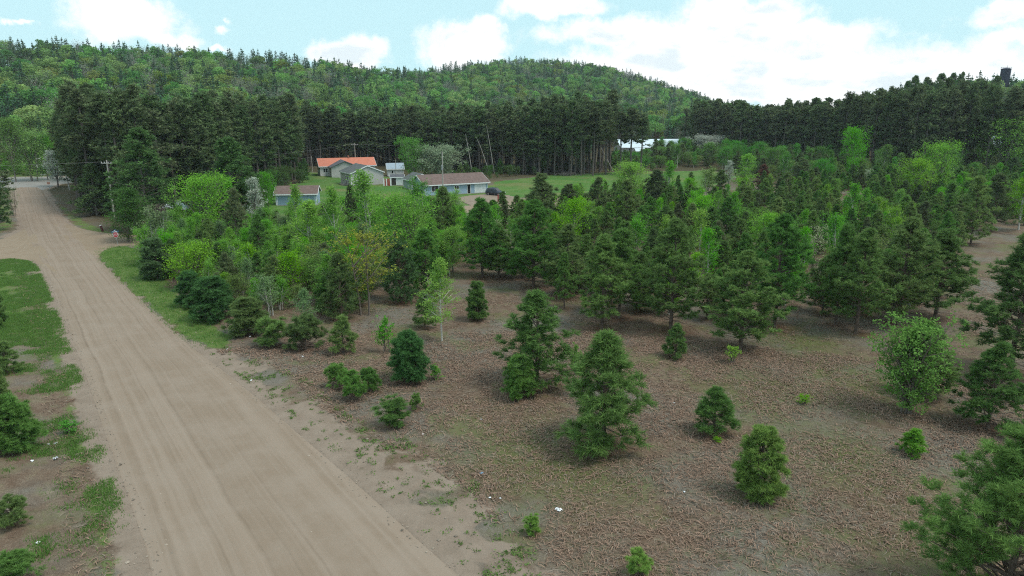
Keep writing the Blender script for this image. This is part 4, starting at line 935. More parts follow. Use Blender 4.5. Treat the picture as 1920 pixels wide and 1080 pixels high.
# --- the tall plantation behind, row behind row
FRONT = [(126, 176, 194), (150, 160, 182), (215, 150, 172), (330, 152, 186), (400, 168, 194), (560, 215, 192), (600, 236, 204), (760, 240, 208), (930, 222, 204), (1040, 215, 190), (1160, 217, 190), (1216, 224, 194)]
FRONT2 = [(1282, 310, 194), (1370, 298, 195), (1500, 284, 192), (1600, 262, 182), (1655, 250, 172), (1720, 240, 163), (1800, 243, 157), (1900, 248, 155), (2060, 255, 152)]
def front_pts(Fr, rows):
    pts = []
    xy = []
    for px, d, ty in Fr:
        dx, dy, _ = ray(px, 240); k = d / math.hypot(dx, dy); xy.append((dx * k, dy * k))
    xy = np.array(xy); s = np.r_[0, np.cumsum(np.hypot(*np.diff(xy, axis=0).T))]; L = s[-1]
    pxs = np.array([f[0] for f in Fr]); tys = np.array([f[2] for f in Fr])
    r = np.random.default_rng(int(L * 10))
    for k in range(rows):
        t = np.arange(r.uniform(0, 3), L, 3.7)
        for q in t:
            q2 = q + r.normal(0, .7); x, y = np.interp(q2, s, xy[:, 0]), np.interp(q2, s, xy[:, 1]); rad = math.hypot(x, y); dd = k * 3.7 + r.normal(0, .8)
            if r.random() < .08: continue
            x, y = x * (1 + dd / rad), y * (1 + dd / rad); px = np.interp(q2, s, pxs)
            if -50 < px < 2020: pts.append((k, x, y, px, np.interp(px, pxs, tys), dd))
    return pts
pts = front_pts(FRONT, 11) + [(a, b, c, d, e, f) for a, b, c, d, e, f in front_pts(FRONT2, 11) if not (1390 < d < 1600 and a > 4)]
BUILD_CLEAR = [PP([(1120, 292), (1300, 292), (1300, 262), (1120, 262)]), PP([(1840, 330), (1990, 330), (1990, 300), (1840, 300)]), PP([(560, 346), (770, 345), (770, 312), (560, 312)])]
pts = [p for p in pts if not (1148 < p[3] < 1282 and (p[0] > 0))]
pts = [p for p in pts if not any(inside(b, np.array([p[1]]), np.array([p[2]]))[0] for b in BUILD_CLEAR)]
pts.sort(key=lambda p: (p[0] * 22 + math.hypot(p[1], p[2]) * .12))
rp = np.random.default_rng(5); rest = []
for i, (k, x, y, px, ty, dd) in enumerate(pts):
    g = float(gz(x, y)); zt = at_depth(px, ty, y * (1 - dd / math.hypot(x, y)))[1]; H = max(14, zt - g + rp.normal(-.9, 1.5) + dd * .02)
    j = int(rp.integers(len(TALL))) if not 1100 < px < 1230 else 2; wd = rp.uniform(4.2, 6.0)
    if i < 300:
        lab = ('bare-stemmed tall pine on the edge of the plantation beyond the lawn', 'tall pines of the plantation') if px < 1250 else ('tall dark pine of the plantation beyond the far belt of birches', 'tall pines beyond the far belt')
        if px < 590: lab = ('tall dark pine of the plantation behind the far crossing', 'tall pines behind the crossing')
        plant(TALL[j], x, y, H, wd, lab[0], 'tree', lab[1], sink=.1)
    else: rest.append((x, y, g - .1, H / TALL[j].H, (wd / 2) / TALL[j].R, rp.uniform(0, 6.28), j))

def gn_scatter(name, protos, rows, label, cat=None):
    """one object for the mass nobody could count: copies of a few trees on points"""
    me = bpy.data.meshes.new(name); rows = np.array(rows, float); n = len(rows)
    me.vertices.add(n); me.vertices.foreach_set('co', rows[:, :3].astype(np.float32).ravel())
    for nm, col in (('sz', 3), ('sx', 4), ('rz', 5), ('pi', 6)):
        a = me.attributes.new(nm, 'FLOAT', 'POINT'); a.data.foreach_set('value', rows[:, col].astype(np.float32))
    o = bpy.data.objects.new(name, me); C.objects.link(o); tag(o, label, cat, None, 'stuff')
    ng = bpy.data.node_groups.new(name, 'GeometryNodeTree')
    ng.interface.new_socket('Geometry', in_out='INPUT', socket_type='NodeSocketGeometry'); ng.interface.new_socket('Geometry', in_out='OUTPUT', socket_type='NodeSocketGeometry')
    gi = ng.nodes.new('NodeGroupInput'); go = ng.nodes.new('NodeGroupOutput'); jn = ng.nodes.new('GeometryNodeJoinGeometry')
    at = {}
    for nm in ('sz', 'sx', 'rz', 'pi'):
        q = ng.nodes.new('GeometryNodeInputNamedAttribute'); q.data_type = 'FLOAT'; q.inputs['Name'].default_value = nm; at[nm] = q.outputs[0]
    rot = ng.nodes.new('ShaderNodeCombineXYZ'); ng.links.new(at['rz'], rot.inputs[2]); e2r = ng.nodes.new('FunctionNodeEulerToRotation'); ng.links.new(rot.outputs[0], e2r.inputs[0])
    scl = ng.nodes.new('ShaderNodeCombineXYZ'); ng.links.new(at['sx'], scl.inputs[0]); ng.links.new(at['sx'], scl.inputs[1]); ng.links.new(at['sz'], scl.inputs[2])
    for i, ob in enumerate(protos):
        oi = ng.nodes.new('GeometryNodeObjectInfo'); oi.inputs['Object'].default_value = ob; oi.inputs['As Instance'].default_value = True
        cmpn = ng.nodes.new('FunctionNodeCompare'); cmpn.data_type = 'FLOAT'; cmpn.operation = 'EQUAL'; cmpn.inputs['Epsilon'].default_value = .1
        ng.links.new(at['pi'], cmpn.inputs[0]); cmpn.inputs[1].default_value = float(i)
        ip = ng.nodes.new('GeometryNodeInstanceOnPoints'); ng.links.new(gi.outputs[0], ip.inputs['Points']); ng.links.new(cmpn.outputs[0], ip.inputs['Selection'])
        ng.links.new(oi.outputs['Geometry'], ip.inputs['Instance']); ng.links.new(e2r.outputs[0], ip.inputs['Rotation']); ng.links.new(scl.outputs[0], ip.inputs['Scale'])
        ng.links.new(ip.outputs[0], jn.inputs[0])
    ng.links.new(jn.outputs[0], go.inputs[0])
    md = o.modifiers.new('scatter', 'NODES'); md.node_group = ng
    return o
def joined(p):
    """trunk and crown of a tree in one mesh, not linked to the scene"""
    mb = MB()
    for mi, me in ((0, p.t), (1, p.k)):
        V = np.empty(len(me.vertices) * 3, np.float32); me.vertices.foreach_get('co', V); li = np.empty(len(me.loops), np.int32); me.loops.foreach_get('vertex_index', li)
        tt = np.empty(len(me.polygons), np.int32); me.polygons.foreach_get('loop_total', tt); rn = np.empty(len(me.polygons), np.float32); me.attributes['rnd'].data.foreach_get('value', rn)
        st0 = np.r_[0, np.cumsum(tt)[:-1]]
        mb.v.append(V.reshape(-1, 3))
        for k in np.unique(tt):
            sel = np.where(tt == k)[0]; mb.f.append((li[st0[sel][:, None] + np.arange(k)] + mb.n, mi, rn[sel]))
        mb.n += len(V) // 3
    return mb.mesh('tree', [p.t.materials[0], p.k.materials[0]])
tall_obs = [bpy.data.objects.new('tall_pine_form', joined(p)) for p in TALL]
gn_scatter('plantation_pines', tall_obs, rest, 'dark mass of further plantation pines behind the first rows')
print('plantation', len(pts), 'rest', len(rest))

# --- the wooded hills
HB = [hill_broad(300 + i, 15, rr_) .mesh('broadleaf_tree', [G['hill_leaf'], G['bark']]) for i, rr_ in enumerate((4.2, 4.8, 3.8, 4.4))]
HY = [hill_broad(320 + i, 14, rr_) .mesh('broadleaf_tree', [G['hill_yellow'], G['bark']]) for i, rr_ in enumerate((4.4, 4.0))]
HP = [hill_pale(340 + i) .mesh('pale_tree', [G['hill_pale'], G['barkgrey']]) for i in range(2)]
HC = [hill_conifer(360 + i, 17, rr_, .25 + .06 * i) .mesh('hill_conifer', [G['hill_con'], G['bark']]) for i, rr_ in enumerate((3.2, 3.7, 4.3))]
KIND = {'b': (HB, 'broadleaf_tree', 'green broadleaf tree on the wooded hill', 'green broadleaf trees of the hill', 15.), 'y': (HY, 'broadleaf_tree', 'yellow-green broadleaf tree on the wooded hill', 'yellow-green trees of the hill', 14.),
        'p': (HP, 'pale_tree', 'pale grey thinly leaved tree on the wooded hill', 'pale trees of the hill', 15.), 'c': (HC, 'hill_conifer', 'dark pointed conifer on the wooded hill', 'dark conifers of the hill', 17.)}
rh = np.random.default_rng(77); bag = {k: [] for k in KIND}
def vnoise(x, y, s, sd): return float(fnoise(x, y, s, sd, 2))
r0 = 200.0
cells = {}
d_ = 195.0
while d_ < 960:
    sp_ = 6.0 + .0022 * (d_ - 200)
    da = sp_ / d_
    a_ = -.80
    while a_ < .80:
        a = a_ + rh.uniform(-.35, .35) * da; d = d_ + rh.uniform(-.4, .4) * sp_
        a_ += da
        px = 960 + FPX * math.tan(a) / CP
        F = np.interp(px, _px, _F); R = np.interp(px, _px, _R)
        if d < np.interp(px, [-500, 110, 130, 300, 560, 1100, 1130, 1290, 1340, 1640, 2000], [272, 268, 222, 222, 268, 275, 365, 365, 330, 300, 300]) or d > R + 22: continue
        x, y = d * math.sin(a), d * math.cos(a)
        g = float(hill(x, y))
        slope = (g + 16 - CAM_H) / d                      # hidden behind the plantation?
        if slope < (-.045 if px < 1225 else -.02): continue
        if px >= 1660 and d < 330: continue
        e = d / R
        nv = vnoise(x, y, 34, 1); nc = vnoise(x, y, 26, 2); ridge = e > .93
        u = rh.random(); pc = .31 + .36 * (nc - .5) + (.34 if ridge else 0) + (.05 if px > 1000 else 0)
        if px < 130 and d < 260: pc = .05
        if u < pc: k = 'c'
        elif u < pc + (.12 + .24 * max(0, vnoise(x, y, 30, 3) - .45)): k = 'p' if rh.random() < .9 else 'b'
        elif nv > .62 and rh.random() < .55: k = 'y'
        else: k = 'b' if rh.random() > .12 else 'p'
        bag[k].append((x, y, g, d, px))
    d_ += sp_ * .92
for k, rows in bag.items():
    meshes, nm, lab, grp, h0 = KIND[k]; rows.sort(key=lambda q: q[3]); far = []
    for i, (x, y, g, d, px) in enumerate(rows):
        j = int(rh.integers(len(meshes))); s = rh.uniform(.68, 1.25) if k != 'c' else rh.uniform(.72, 1.18); sx = s * rh.uniform(.85, 1.15)
        if i < {'b': 190, 'y': 105, 'p': 200, 'c': 300}[k]:
            o = bpy.data.objects.new(nm, meshes[j]); C.objects.link(o); o.location = (x, y, g - .3); o.rotation_euler = (0, 0, rh.uniform(0, 6.28)); o.scale = (sx, sx, s)
            tag(o, lab, 'tree', grp)
        else: far.append((x, y, g - .3, s, sx, rh.uniform(0, 6.28), j))
    if far: gn_scatter({'b': 'far_broadleaf_wood', 'y': 'far_yellow_wood', 'p': 'far_pale_wood', 'c': 'far_conifer_wood'}[k], [bpy.data.objects.new('form', m) for m in meshes], far, {'b': 'far green broadleaf wood covering the upper hills', 'y': 'far yellow-green wood covering the upper hills', 'p': 'far pale grey wood covering the upper hills', 'c': 'far dark conifer wood along the hill tops'}[k])
    print('hill', k, len(rows))
# old white pines on the skyline above the plantation, before the water tower
for px, ty, w in ((1690, 152, 30), (1706, 142, 34), (1728, 145, 36), (1750, 138, 40), (1772, 137, 30), (1790, 135, 22), (1855, 142, 24), (1915, 138, 30)):
    d = 330 + random.uniform(-15, 15); dx, dy, _ = ray(px, 240); kk = d / math.hypot(dx, dy); x, y = dx * kk, dy * kk
    H = at_depth(px, ty, y)[1] - float(gz(x, y)); plant(WP[px % 2], x, y, H, w * d / FPX, 'ragged old pine rising above the plantation near the water tower', 'tree', 'ragged skyline pines', name='white_pine')
#@@OBJECTS
# ------------------------------------------------------------------ buildings
SID = {k: ribbed_mat(k + '_siding', c, .2, 2, .7, 0, .25) for k, c in dict(blue=(.285, .385, .500), paleblue=(.30, .38, .46), white=(.52, .53, .53), grey=(.43, .43, .42), red=(.10, .03, .028), dark=(.035, .03, .028), green=(.26, .34, .33)).items()}
ROOF = dict(brown=ribbed_mat('brown_shingles', (.145, .098, .086), .16, 1, .95, 0, .28, .25), grey=ribbed_mat('grey_shingles', (.095, .105, .105), .16, 1, .95, 0, .28, .2), orange=ribbed_mat('orange_metal_roof', (.50, .150, .080), .4, 0, .45, .0, .16),
            blue=ribbed_mat('blue_grey_metal_roof', (.30, .36, .42), .4, 0, .4, .2, .16), pale=ribbed_mat('pale_metal_roof', (.66, .74, .80), .6, 0, .35, .2, .12), slate=ribbed_mat('slate_grey_roof', (.085, .09, .105), .2, 1, .85, 0, .25, .2))
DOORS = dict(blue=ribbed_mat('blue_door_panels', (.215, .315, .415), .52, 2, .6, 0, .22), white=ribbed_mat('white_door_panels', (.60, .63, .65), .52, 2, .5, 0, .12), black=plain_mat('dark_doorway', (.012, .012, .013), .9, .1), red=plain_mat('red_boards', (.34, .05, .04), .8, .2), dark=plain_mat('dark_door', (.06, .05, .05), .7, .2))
CONC = plain_mat('foundation_concrete', (.30, .29, .27), .95, .15, 3)

def on_face(face, u, z, L, D):
    if face == 'front': return Matrix.Translation((u, 0, z))
    if face == 'right': return Matrix.Translation((L, u, z)) @ Matrix.Rotation(math.pi / 2, 4, 'Z')
    return Matrix.Translation((0, D - u, z)) @ Matrix.Rotation(-math.pi / 2, 4, 'Z')
def window(root, M, w, h, panes=2):
    f = MB(); t = .09
    for a in ((-t, w + t, -t, 0), (-t, w + t, h, h + t), (-t, 0, 0, h), (w, w + t, 0, h)): f.box(a[0], a[1], -.06, .02, a[2], a[3], 0, M)
    for i in range(1, panes): f.box(w * i / panes - .04, w * i / panes + .04, -.05, .02, 0, h, 0, M)
    fr = f.build('window', G['white'], root)
    for i in range(panes):
        MB().box(w * i / panes + (.04 if i else 0), w * (i + 1) / panes - (.04 if i < panes - 1 else 0), -.015, .02, 0, h, 0, M).build('pane', G['glass'], fr)
def door(root, M, w, h, mat, name='door', handle=True):
    f = MB(); t = .10
    for a in ((-t, w + t, h, h + t), (-t, 0, 0, h), (w, w + t, 0, h)): f.box(a[0], a[1], -.06, .02, a[2], a[3], 0, M)
    p = MB().box(0, w, -.025, .02, 0, h, 0, M).build(name, mat, root); f.build('door_frame', G['white'], p)
    if handle: MB().box(w * .86, w * .86 + .05, -.10, -.02, h * .46, h * .46 + .14, 0, M).build('handle', G['galv'], p)
def house(name, label, cat, ox, oy, th, L, D, wh, rise, wall, roof, over=.35, z0=None, group=None):
    z = float(gz(ox, oy)) if z0 is None else z0
    root = empty(name, (ox, oy, z), th); tag(root, label, cat, group)
    MB().prism([(0, -.4), (D, -.4), (D, wh), (D / 2, wh + rise), (0, wh)], 0, L).build('wall', wall, root)
    s = rise / (D / 2); o = over; t = .14; e = .015
    rf = MB().prism([(-o, wh - o * s + e), (D / 2, wh + rise + e), (D + o, wh - o * s + e), (D + o, wh - o * s + t), (D / 2, wh + rise + t), (-o, wh - o * s + t)], -o, L + o).build('roof', roof, root)
    b = MB(); b.box(-o - .03, L + o + .03, -o - .05, -o - .003, wh - o * s - .14, wh - o * s + .10)
    b.build('eave_board', G['white'], rf)
    for xa, xb in ((-o - .06, -o - .004), (L + o + .004, L + o + .06)):
        MB().prism([(-o, wh - o * s - .12), (D / 2, wh + rise - .12), (D + o, wh - o * s - .12), (D + o, wh - o * s + .11), (D / 2, wh + rise + .11), (-o, wh - o * s + .11)], xa, xb).build('rake_board', G['white'], rf)
    for cx, cy in ((-.02, -.02), (L - .10, -.02)):
        MB().box(cx, cx + .12, cy, cy + .12, 0, wh - .01).build('corner_board', G['white'], root)
    MB().box(-.05, L + .05, -.05, D + .05, -.5, .12).build('foundation', CONC, root)
    return root

# blue double garage
g0, g1 = np.array(P(518, 386)), np.array(P(594, 385)); v_ = g1 - g0; th = math.atan2(v_[1], v_[0]) + R_(1.5); Lg = float(np.hypot(*v_))
ga = house('double_garage', 'low blue double garage with brown shingle roof and white corner trim', 'garage', *g0, th, Lg, 5.2, 2.45, 1.25, SID['blue'], ROOF['brown'])
for u in (.35, Lg / 2 + .25): door(ga, on_face('front', u, .02, Lg, 5.2), Lg / 2 - .6, 2.15, DOORS['blue'], 'garage_door')
# long blue bungalow with attached garage
b0, b1 = np.array(P(797, 368)), np.array(P(917, 362)); v_ = b1 - b0; th = math.atan2(v_[1], v_[0]) + R_(3); Lb = float(np.hypot(*v_))
bu = house('bungalow', 'long blue bungalow with brown shingle roof and an open dark doorway', 'house', *b0, th, Lb, 9.0, 2.6, 1.75, SID['blue'], ROOF['brown'], .45)
window(bu, on_face('front', 1.7, .95, Lb, 9), 1.5, 1.3); window(bu, on_face('front', Lb * .465, 1.15, Lb, 9), 1.0, .85)
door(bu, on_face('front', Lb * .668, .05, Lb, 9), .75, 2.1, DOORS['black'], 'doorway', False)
door(bu, on_face('front', Lb * .79, .05, Lb, 9), 2.7, 2.15, DOORS['white'], 'garage_door')
window(bu, on_face('left', 3.5, 1.0, Lb, 9), 1.2, 1.1)
for q in (.22, .40, .55): MB().box(Lb * q, Lb * q + .35, 4.9, 5.25, 4.05, 4.75).build('roof_vent', G['dark'], bu)
# white house with orange roof, its dark cross gable, and the grey gabled house before it
TH = R_(31); u_ = np.array([math.cos(TH), math.sin(TH)]); w_ = np.array([-math.sin(TH), math.cos(TH)])
c0 = np.array(P(657.5, 325, 3.3))
gh = house('gabled_house', 'pale grey house with a wide gable end and dark shingle roof', 'house', *(c0 + w_ * 8.5), TH - math.pi / 2, 8.5, 8.9, 3.3, 1.75, SID['grey'], ROOF['grey'], .3, 0.0)
window(gh, on_face('right', 2.3, 1.35, 8.5, 8.9), 1.3, 1.15); window(gh, on_face('front', 5.4, 1.3, 8.5, 8.9), .9, 1.1, 1)
door(gh, on_face('front', 4.1, .3, 8.5, 8.9), .9, 2.05, DOORS['dark'])
MB().box(3.6, 5.6, -1.6, -.06, -.3, .28).build('porch', plain_mat('porch_boards', (.25, .22, .2), .9, .2), gh)
a0 = np.array(P(600, 311.5, 3.0)); TA = R_(21); ua = np.array([math.cos(TA), math.sin(TA)]); wa = np.array([-math.sin(TA), math.cos(TA)])
oh = house('farmhouse', 'white house with bright orange metal roof behind the grey gabled house', 'house', *a0, TA, 16.2, 7.6, 3.0, 1.9, SID['white'], ROOF['orange'], .4, 0.0)
window(oh, on_face('left', 3.2, 1.2, 16.2, 7.6), 1.0, 1.1, 1); window(oh, on_face('front', .9, 1.2, 16.2, 7.6), 1.2, 1.0)
MB().box(8.7, 9.15, 3.5, 3.95, 4.6, 5.7).build('chimney', plain_mat('chimney_brick', (.28, .14, .1), .9, .2), oh)
MB().tube([(14.6, 3.8, 4.8), (14.6, 3.8, 5.9)], .06, 6).build('vent_pipe', G['galv'], oh)
# cross gable wing of that house, a part with its own wall and dark roof
wg = MB(); o_ = (3.4, -4.2); 
wing = MB().prism([(3.0, -.4), (10.2, -.4), (10.2, 3.05), (6.6, 4.55), (3.0, 3.05)], 0, 1)
Wx = lambda V: V
def wing_prism(poly, ya, yb):  # polygon in x/z swept along y of the house
    n = len(poly); mb = MB(); V = [(a, ya, b) for a, b in poly] + [(a, yb, b) for a, b in poly]
    mb.add(V, [[i, (i + 1) % n, n + (i + 1) % n, n + i] for i in range(n)]); mb.f.append((np.array([list(range(n))]), 0, None)); mb.f.append((np.array([list(range(n, 2 * n))[::-1]]), 0, None)); return mb
wing_prism([(2.6, -.4), (10.4, -.4), (10.4, 2.9), (6.5, 4.5), (2.6, 2.9)], -5.0, 1.0).build('cross_wing', SID['grey'], oh)
wr = wing_prism([(2.2, 2.76), (6.5, 4.52), (10.8, 2.76), (10.8, 2.90), (6.5, 4.66), (2.2, 2.90)], -5.4, 3.4).build('cross_wing_roof', ROOF['slate'], oh)
# white shed with blue metal roof, dark lean-to, red gate
s0 = np.array(P(727.5, 331)); sh = house('garden_shed', 'small white shed with blue-grey metal roof and dark red end wall', 'shed', *s0, R_(14), 4.6, 4.4, 2.3, 1.35, SID['white'], ROOF['blue'], .3, 0.0)
window(sh, on_face('front', 1.1, .9, 4.6, 4.4), .5, .8, 1); MB().box(4.603, 4.66, .1, 4.3, 0, 2.2).build('end_wall', SID['red'], sh)
l0 = np.array(P(733, 348)); ln = house('lean_to', 'dark board shed with a white door panel between the houses', 'shed', *l0, R_(10), 3.4, 2.6, 2.2, .45, SID['dark'], ROOF['slate'], .2, 0.0)
door(ln, on_face('front', 1.45, .05, 3.4, 2.6), 1.6, 1.95, DOORS['white'])
r0_ = np.array(P(719, 349)); rg = empty('board_gate', (*r0_, 0), R_(10)); tag(rg, 'red and white board gate beside the grey gabled house', 'gate')
for i in range(6): MB().box(i * .34, i * .34 + .30, 0, .05, .1, 1.9).build('board', DOORS['red'] if i in (1, 3, 4) else G['white'], rg)
for i in (0, 2.0): MB().box(i, i + .1, .053, .15, -.2, 2.05).build('gate_post', G['white'], rg)
MB().box(0, 2.1, .053, .09, .5, .62).build('rail', G['white'], rg)
# green-white side shed by the bungalow
e0 = np.array(P(757, 352)); es = house('side_shed', 'pale green shed with white gable trim at the end of the blue bungalow', 'shed', *(e0 + np.array([0, 0])), R_(-62), 6.0, 5.5, 2.4, 1.4, SID['green'], ROOF['grey'], .3, 0.0)
window(es, on_face('right', 2.2, 1.1, 6, 5.5), .8, .8, 1)
# metal-roofed building seen through the plantation
m0 = np.array(P(1166, 287)); mr = house('metal_roof_barn', 'long low building with pale metal roof beyond the plantation edge', 'building', *m0, R_(6), 29, 15, 2.6, 3.0, SID['grey'], ROOF['pale'], .7, 0.0)
for u in (3, 10, 18, 24): window(mr, on_face('front', u, 1.0, 29, 15), 1.4, 1.1)
MB().tube([(5, 9, 4.5), (5, 9, 7.2)], .12, 6).build('chimney', G['galv'], mr); MB().tube([(13, 9, 4.5), (13, 9, 7.4)], .12, 6).build('chimney', G['galv'], mr)
p0 = np.array(P(1193, 291)); pr = house('small_shed', 'small pale gabled shed in front of the metal-roofed building', 'shed', *p0, R_(90 - 84), 3.8, 4.0, 1.7, 1.0, SID['white'], ROOF['pale'], .3, 0.0)
# blue house hidden behind the poplars at the frame side
h0 = np.array(P(1858, 318)); hz = float(gz(*h0)); bh = house('blue_house', 'tall blue house hidden behind the large poplars at the frame side', 'house', *h0, R_(-8), 13, 9, 5.2, 2.6, SID['paleblue'], ROOF['blue'], .5)
for u, zz_ in ((1.5, 1.0), (5.5, 1.0), (9.5, 1.0), (2.5, 3.6), (8, 3.6)): window(bh, on_face('front', u, zz_, 13, 9), 1.2, 1.2)
k0 = np.array(P(312, 414)); ks = house('woodshed', 'dark shed with a white roof edge under the great white pine', 'shed', *k0, R_(8), 5.5, 4, 2.3, .8, SID['dark'], ROOF['pale'], .4, 0.0)
door(ks, on_face('front', 3.6, .05, 5.5, 4), .9, 1.9, DOORS['dark'])

# water tower on the rise
wd_ = 400.; dx, dy, _ = ray(1885, 140); kk = wd_ / math.hypot(dx, dy); wx, wy = dx * kk, dy * kk; wz = float(gz(wx, wy)); top = at_depth(1885, 128, wy)[1]; hh = top - wz
wt = empty('water_tower', (wx, wy, wz)); tag(wt, 'dark navy water tower rising above the trees on the hill', 'water tower')
navy = plain_mat('navy_tank_paint', (.030, .034, .060), .6, .2, .8, streak=(1, 1, .15))
a = np.linspace(0, 2 * np.pi, 24, endpoint=False)
def lathe(prof, n=24):
    mb = MB(); aa = np.linspace(0, 2 * np.pi, n, endpoint=False); V = [(r * math.cos(t), r * math.sin(t), z) for r, z in prof for t in aa]
    mb.add(V, [(i * n + j, i * n + (j + 1) % n, (i + 1) * n + (j + 1) % n, (i + 1) * n + j) for i in range(len(prof) - 1) for j in range(n)]); return mb
lathe([(.05, hh - 9.2), (1.95, hh - 9.2), (2.0, hh - 9.0), (2.0, hh - .5), (1.95, hh - .45)]).build('tank', navy, wt)
lathe([(2.12, hh - .46), (2.14, hh - .30), (1.2, hh + .05), (.4, hh + .2), (.01, hh + .25)]).build('tank_roof', navy, wt)
for i in range(6):
    t = i * math.pi / 3; MB().tube([(2.2 * math.cos(t), 2.2 * math.sin(t), -.5), (1.7 * math.cos(t), 1.7 * math.sin(t), hh - 9.1)], .16, 8).build('leg', navy, wt)
rl_ = MB(); ring = [(2.08 * math.cos(t), 2.08 * math.sin(t), hh + .45) for t in np.linspace(0, 2 * np.pi, 25)]; rl_.tube(ring, .035, 4)
for t in a[::2]: rl_.tube([(2.08 * math.cos(t), 2.08 * math.sin(t), hh - .3), (2.08 * math.cos(t), 2.08 * math.sin(t), hh + .46)], .03, 4)
rl_.build('railing', navy, wt); MB().tube([(.4, 0, hh + .15), (.4, 0, hh + 1.3)], .05, 5).build('mast', navy, wt)

# utility poles and wires
def upole(px, by, ty, label, arm=True, tank=False, lean=0.0, rad=.14):
    x, y = P(px, by); z = float(gz(x, y)); H = at_depth(px, ty, y)[1] - z
    o = empty('utility_pole', (x, y, z), R_(-12)); o.rotation_euler[1] = lean; tag(o, label, 'utility pole', 'utility poles')
    MB().tube([(0, 0, -.3), (0, 0, H * .5), (0, 0, H)], [rad * 1.15, rad, rad * .8], 8).build('pole', G['pole'], o)
    if arm:
        ca = MB().box(-1.1, 1.1, -.20, -.10, H - .65, H - .5).build('crossarm', G['pole'], o)
        for u in (-1.0, -.4, .4, 1.0): MB().tube([(u, -.15, H - .5), (u, -.15, H - .3)], [.05, .035], 6).build('insulator', G['white'], ca)
    if tank:
        MB().tube([(.05, -.42, H * .62), (.05, -.42, H * .62 + .95)], .26, 10).build('transformer', G['galv'], o)
    return np.array([x, y, z + H - .35])
t1 = upole(215, 410, 300, 'grey utility pole beside the great white pine at the crossing')
t2 = upole(831, 372, 284, 'utility pole with a grey transformer in front of the long blue bungalow', False, True)
t3 = upole(667.5, 322, 268, 'tall utility pole behind the orange roof', True)
t4 = upole(586, 324, 293, 'short utility pole beside the white gable of the orange-roofed house', False, rad=.11)
t5 = upole(743, 336, 299, 'thin yard pole with a lamp behind the white shed', False, rad=.09)
t6 = upole(131, 357, 284, 'old leaning pole in the white blossoming tree at the far crossing', False, lean=-.12, rad=.12)
def wire(a, b, sag, label):
    s = np.linspace(0, 1, 17); p = a[None] * (1 - s)[:, None] + b[None] * s[:, None]; p[:, 2] -= sag * 4 * s * (1 - s)
    tag(MB().tube(p, .014, 4, 0, False).build('power_line', G['wire']), label, 'power line')
off = lambda t, d: t + np.array([d, 0, 0])
wire(np.array([t1[0] - 62, t1[1] + 6, t1[2] - .8]), off(t1, -1), .6, 'power line reaching the roadside pole from beyond the frame')
wire(off(t1, 1), off(t3, -1), 1.2, 'power line from the roadside pole to the pole behind the orange roof')
wire(off(t1, .4), t4, 1.0, 'lower power line from the roadside pole to the short pole by the white gable')
wire(off(t3, 1), t5, .8, 'power line from the pole behind the orange roof to the yard pole')
wire(t5, t2, .6, 'power line from the yard pole to the transformer pole')
wire(off(t3, 0.4), np.array([t3[0] + 90, t3[1] + 5, t3[2]]), 1.2, 'power line running along the plantation edge')

# stop sign with two street name blades
sx, sy = P(222, 462); ss = empty('stop_sign', (sx, sy, float(gz(sx, sy))), R_(14)); ss.rotation_euler[1] = R_(-5); tag(ss, 'leaning red stop sign with blue street name blades on the corner grass', 'road sign')
Hs = 2.05; MB().box(-.03, .03, -.02, .02, -.2, Hs + .35).build('sign_post', G['galv'], ss)
redm = plain_mat('faded_red_sign', (.42, .035, .050), .5, .1, 3); bluem = plain_mat('blue_sign', (.045, .10, .22), .5, .1)
def octagon(r, y0, y1):
    mb = MB(); V = [(r * math.cos(R_(22.5 + 45 * i)), y, Hs - .28 + r * math.sin(R_(22.5 + 45 * i))) for y in (y0, y1) for i in range(8)]
    mb.add(V, [(i, (i + 1) % 8, 8 + (i + 1) % 8, 8 + i) for i in range(8)]); mb.f.append((np.array([list(range(8))]), 0, None)); mb.f.append((np.array([list(range(8, 16))[::-1]]), 0, None)); return mb
pl = octagon(.42, -.045, -.025).build('stop_plate', G['white'], ss); octagon(.385, -.052, -.046).build('red_face', redm, pl)
tx = bpy.data.curves.new('lettering', 'FONT'); tx.body = 'STOP'; tx.size = .30; tx.align_x = 'CENTER'; tx.align_y = 'CENTER'; tx.extrude = .002
to = bpy.data.objects.new('lettering_text', tx); C.objects.link(to)
bpy.context.view_layer.update(); dg = bpy.context.evaluated_depsgraph_get(); tm = bpy.data.meshes.new_from_object(to.evaluated_get(dg)); bpy.data.objects.remove(to)
tm.materials.clear(); tm.materials.append(G['white']); lt = bpy.data.objects.new('lettering', tm); C.objects.link(lt); lt.parent = pl; lt.rotation_euler = (math.pi / 2, 0, 0); lt.location = (0, -.0575, Hs - .28); lt.scale = (1.05, 1.35, 1)
for k, (az_, zc) in enumerate(((0, .18), (80, .36))):
    b_ = MB(); M = Matrix.Translation((0, 0, Hs + zc)) @ Matrix.Rotation(R_(az_ + 8), 4, 'Z'); b_.box(-.5, .5, -.012, .012, -.09, .09, 0, M); bo = b_.build('street_name_blade', bluem, ss)
    MB().box(-.36, .30, -.016, -.0125, -.035, .035, 0, M).build('name_strip', G['white'], bo)
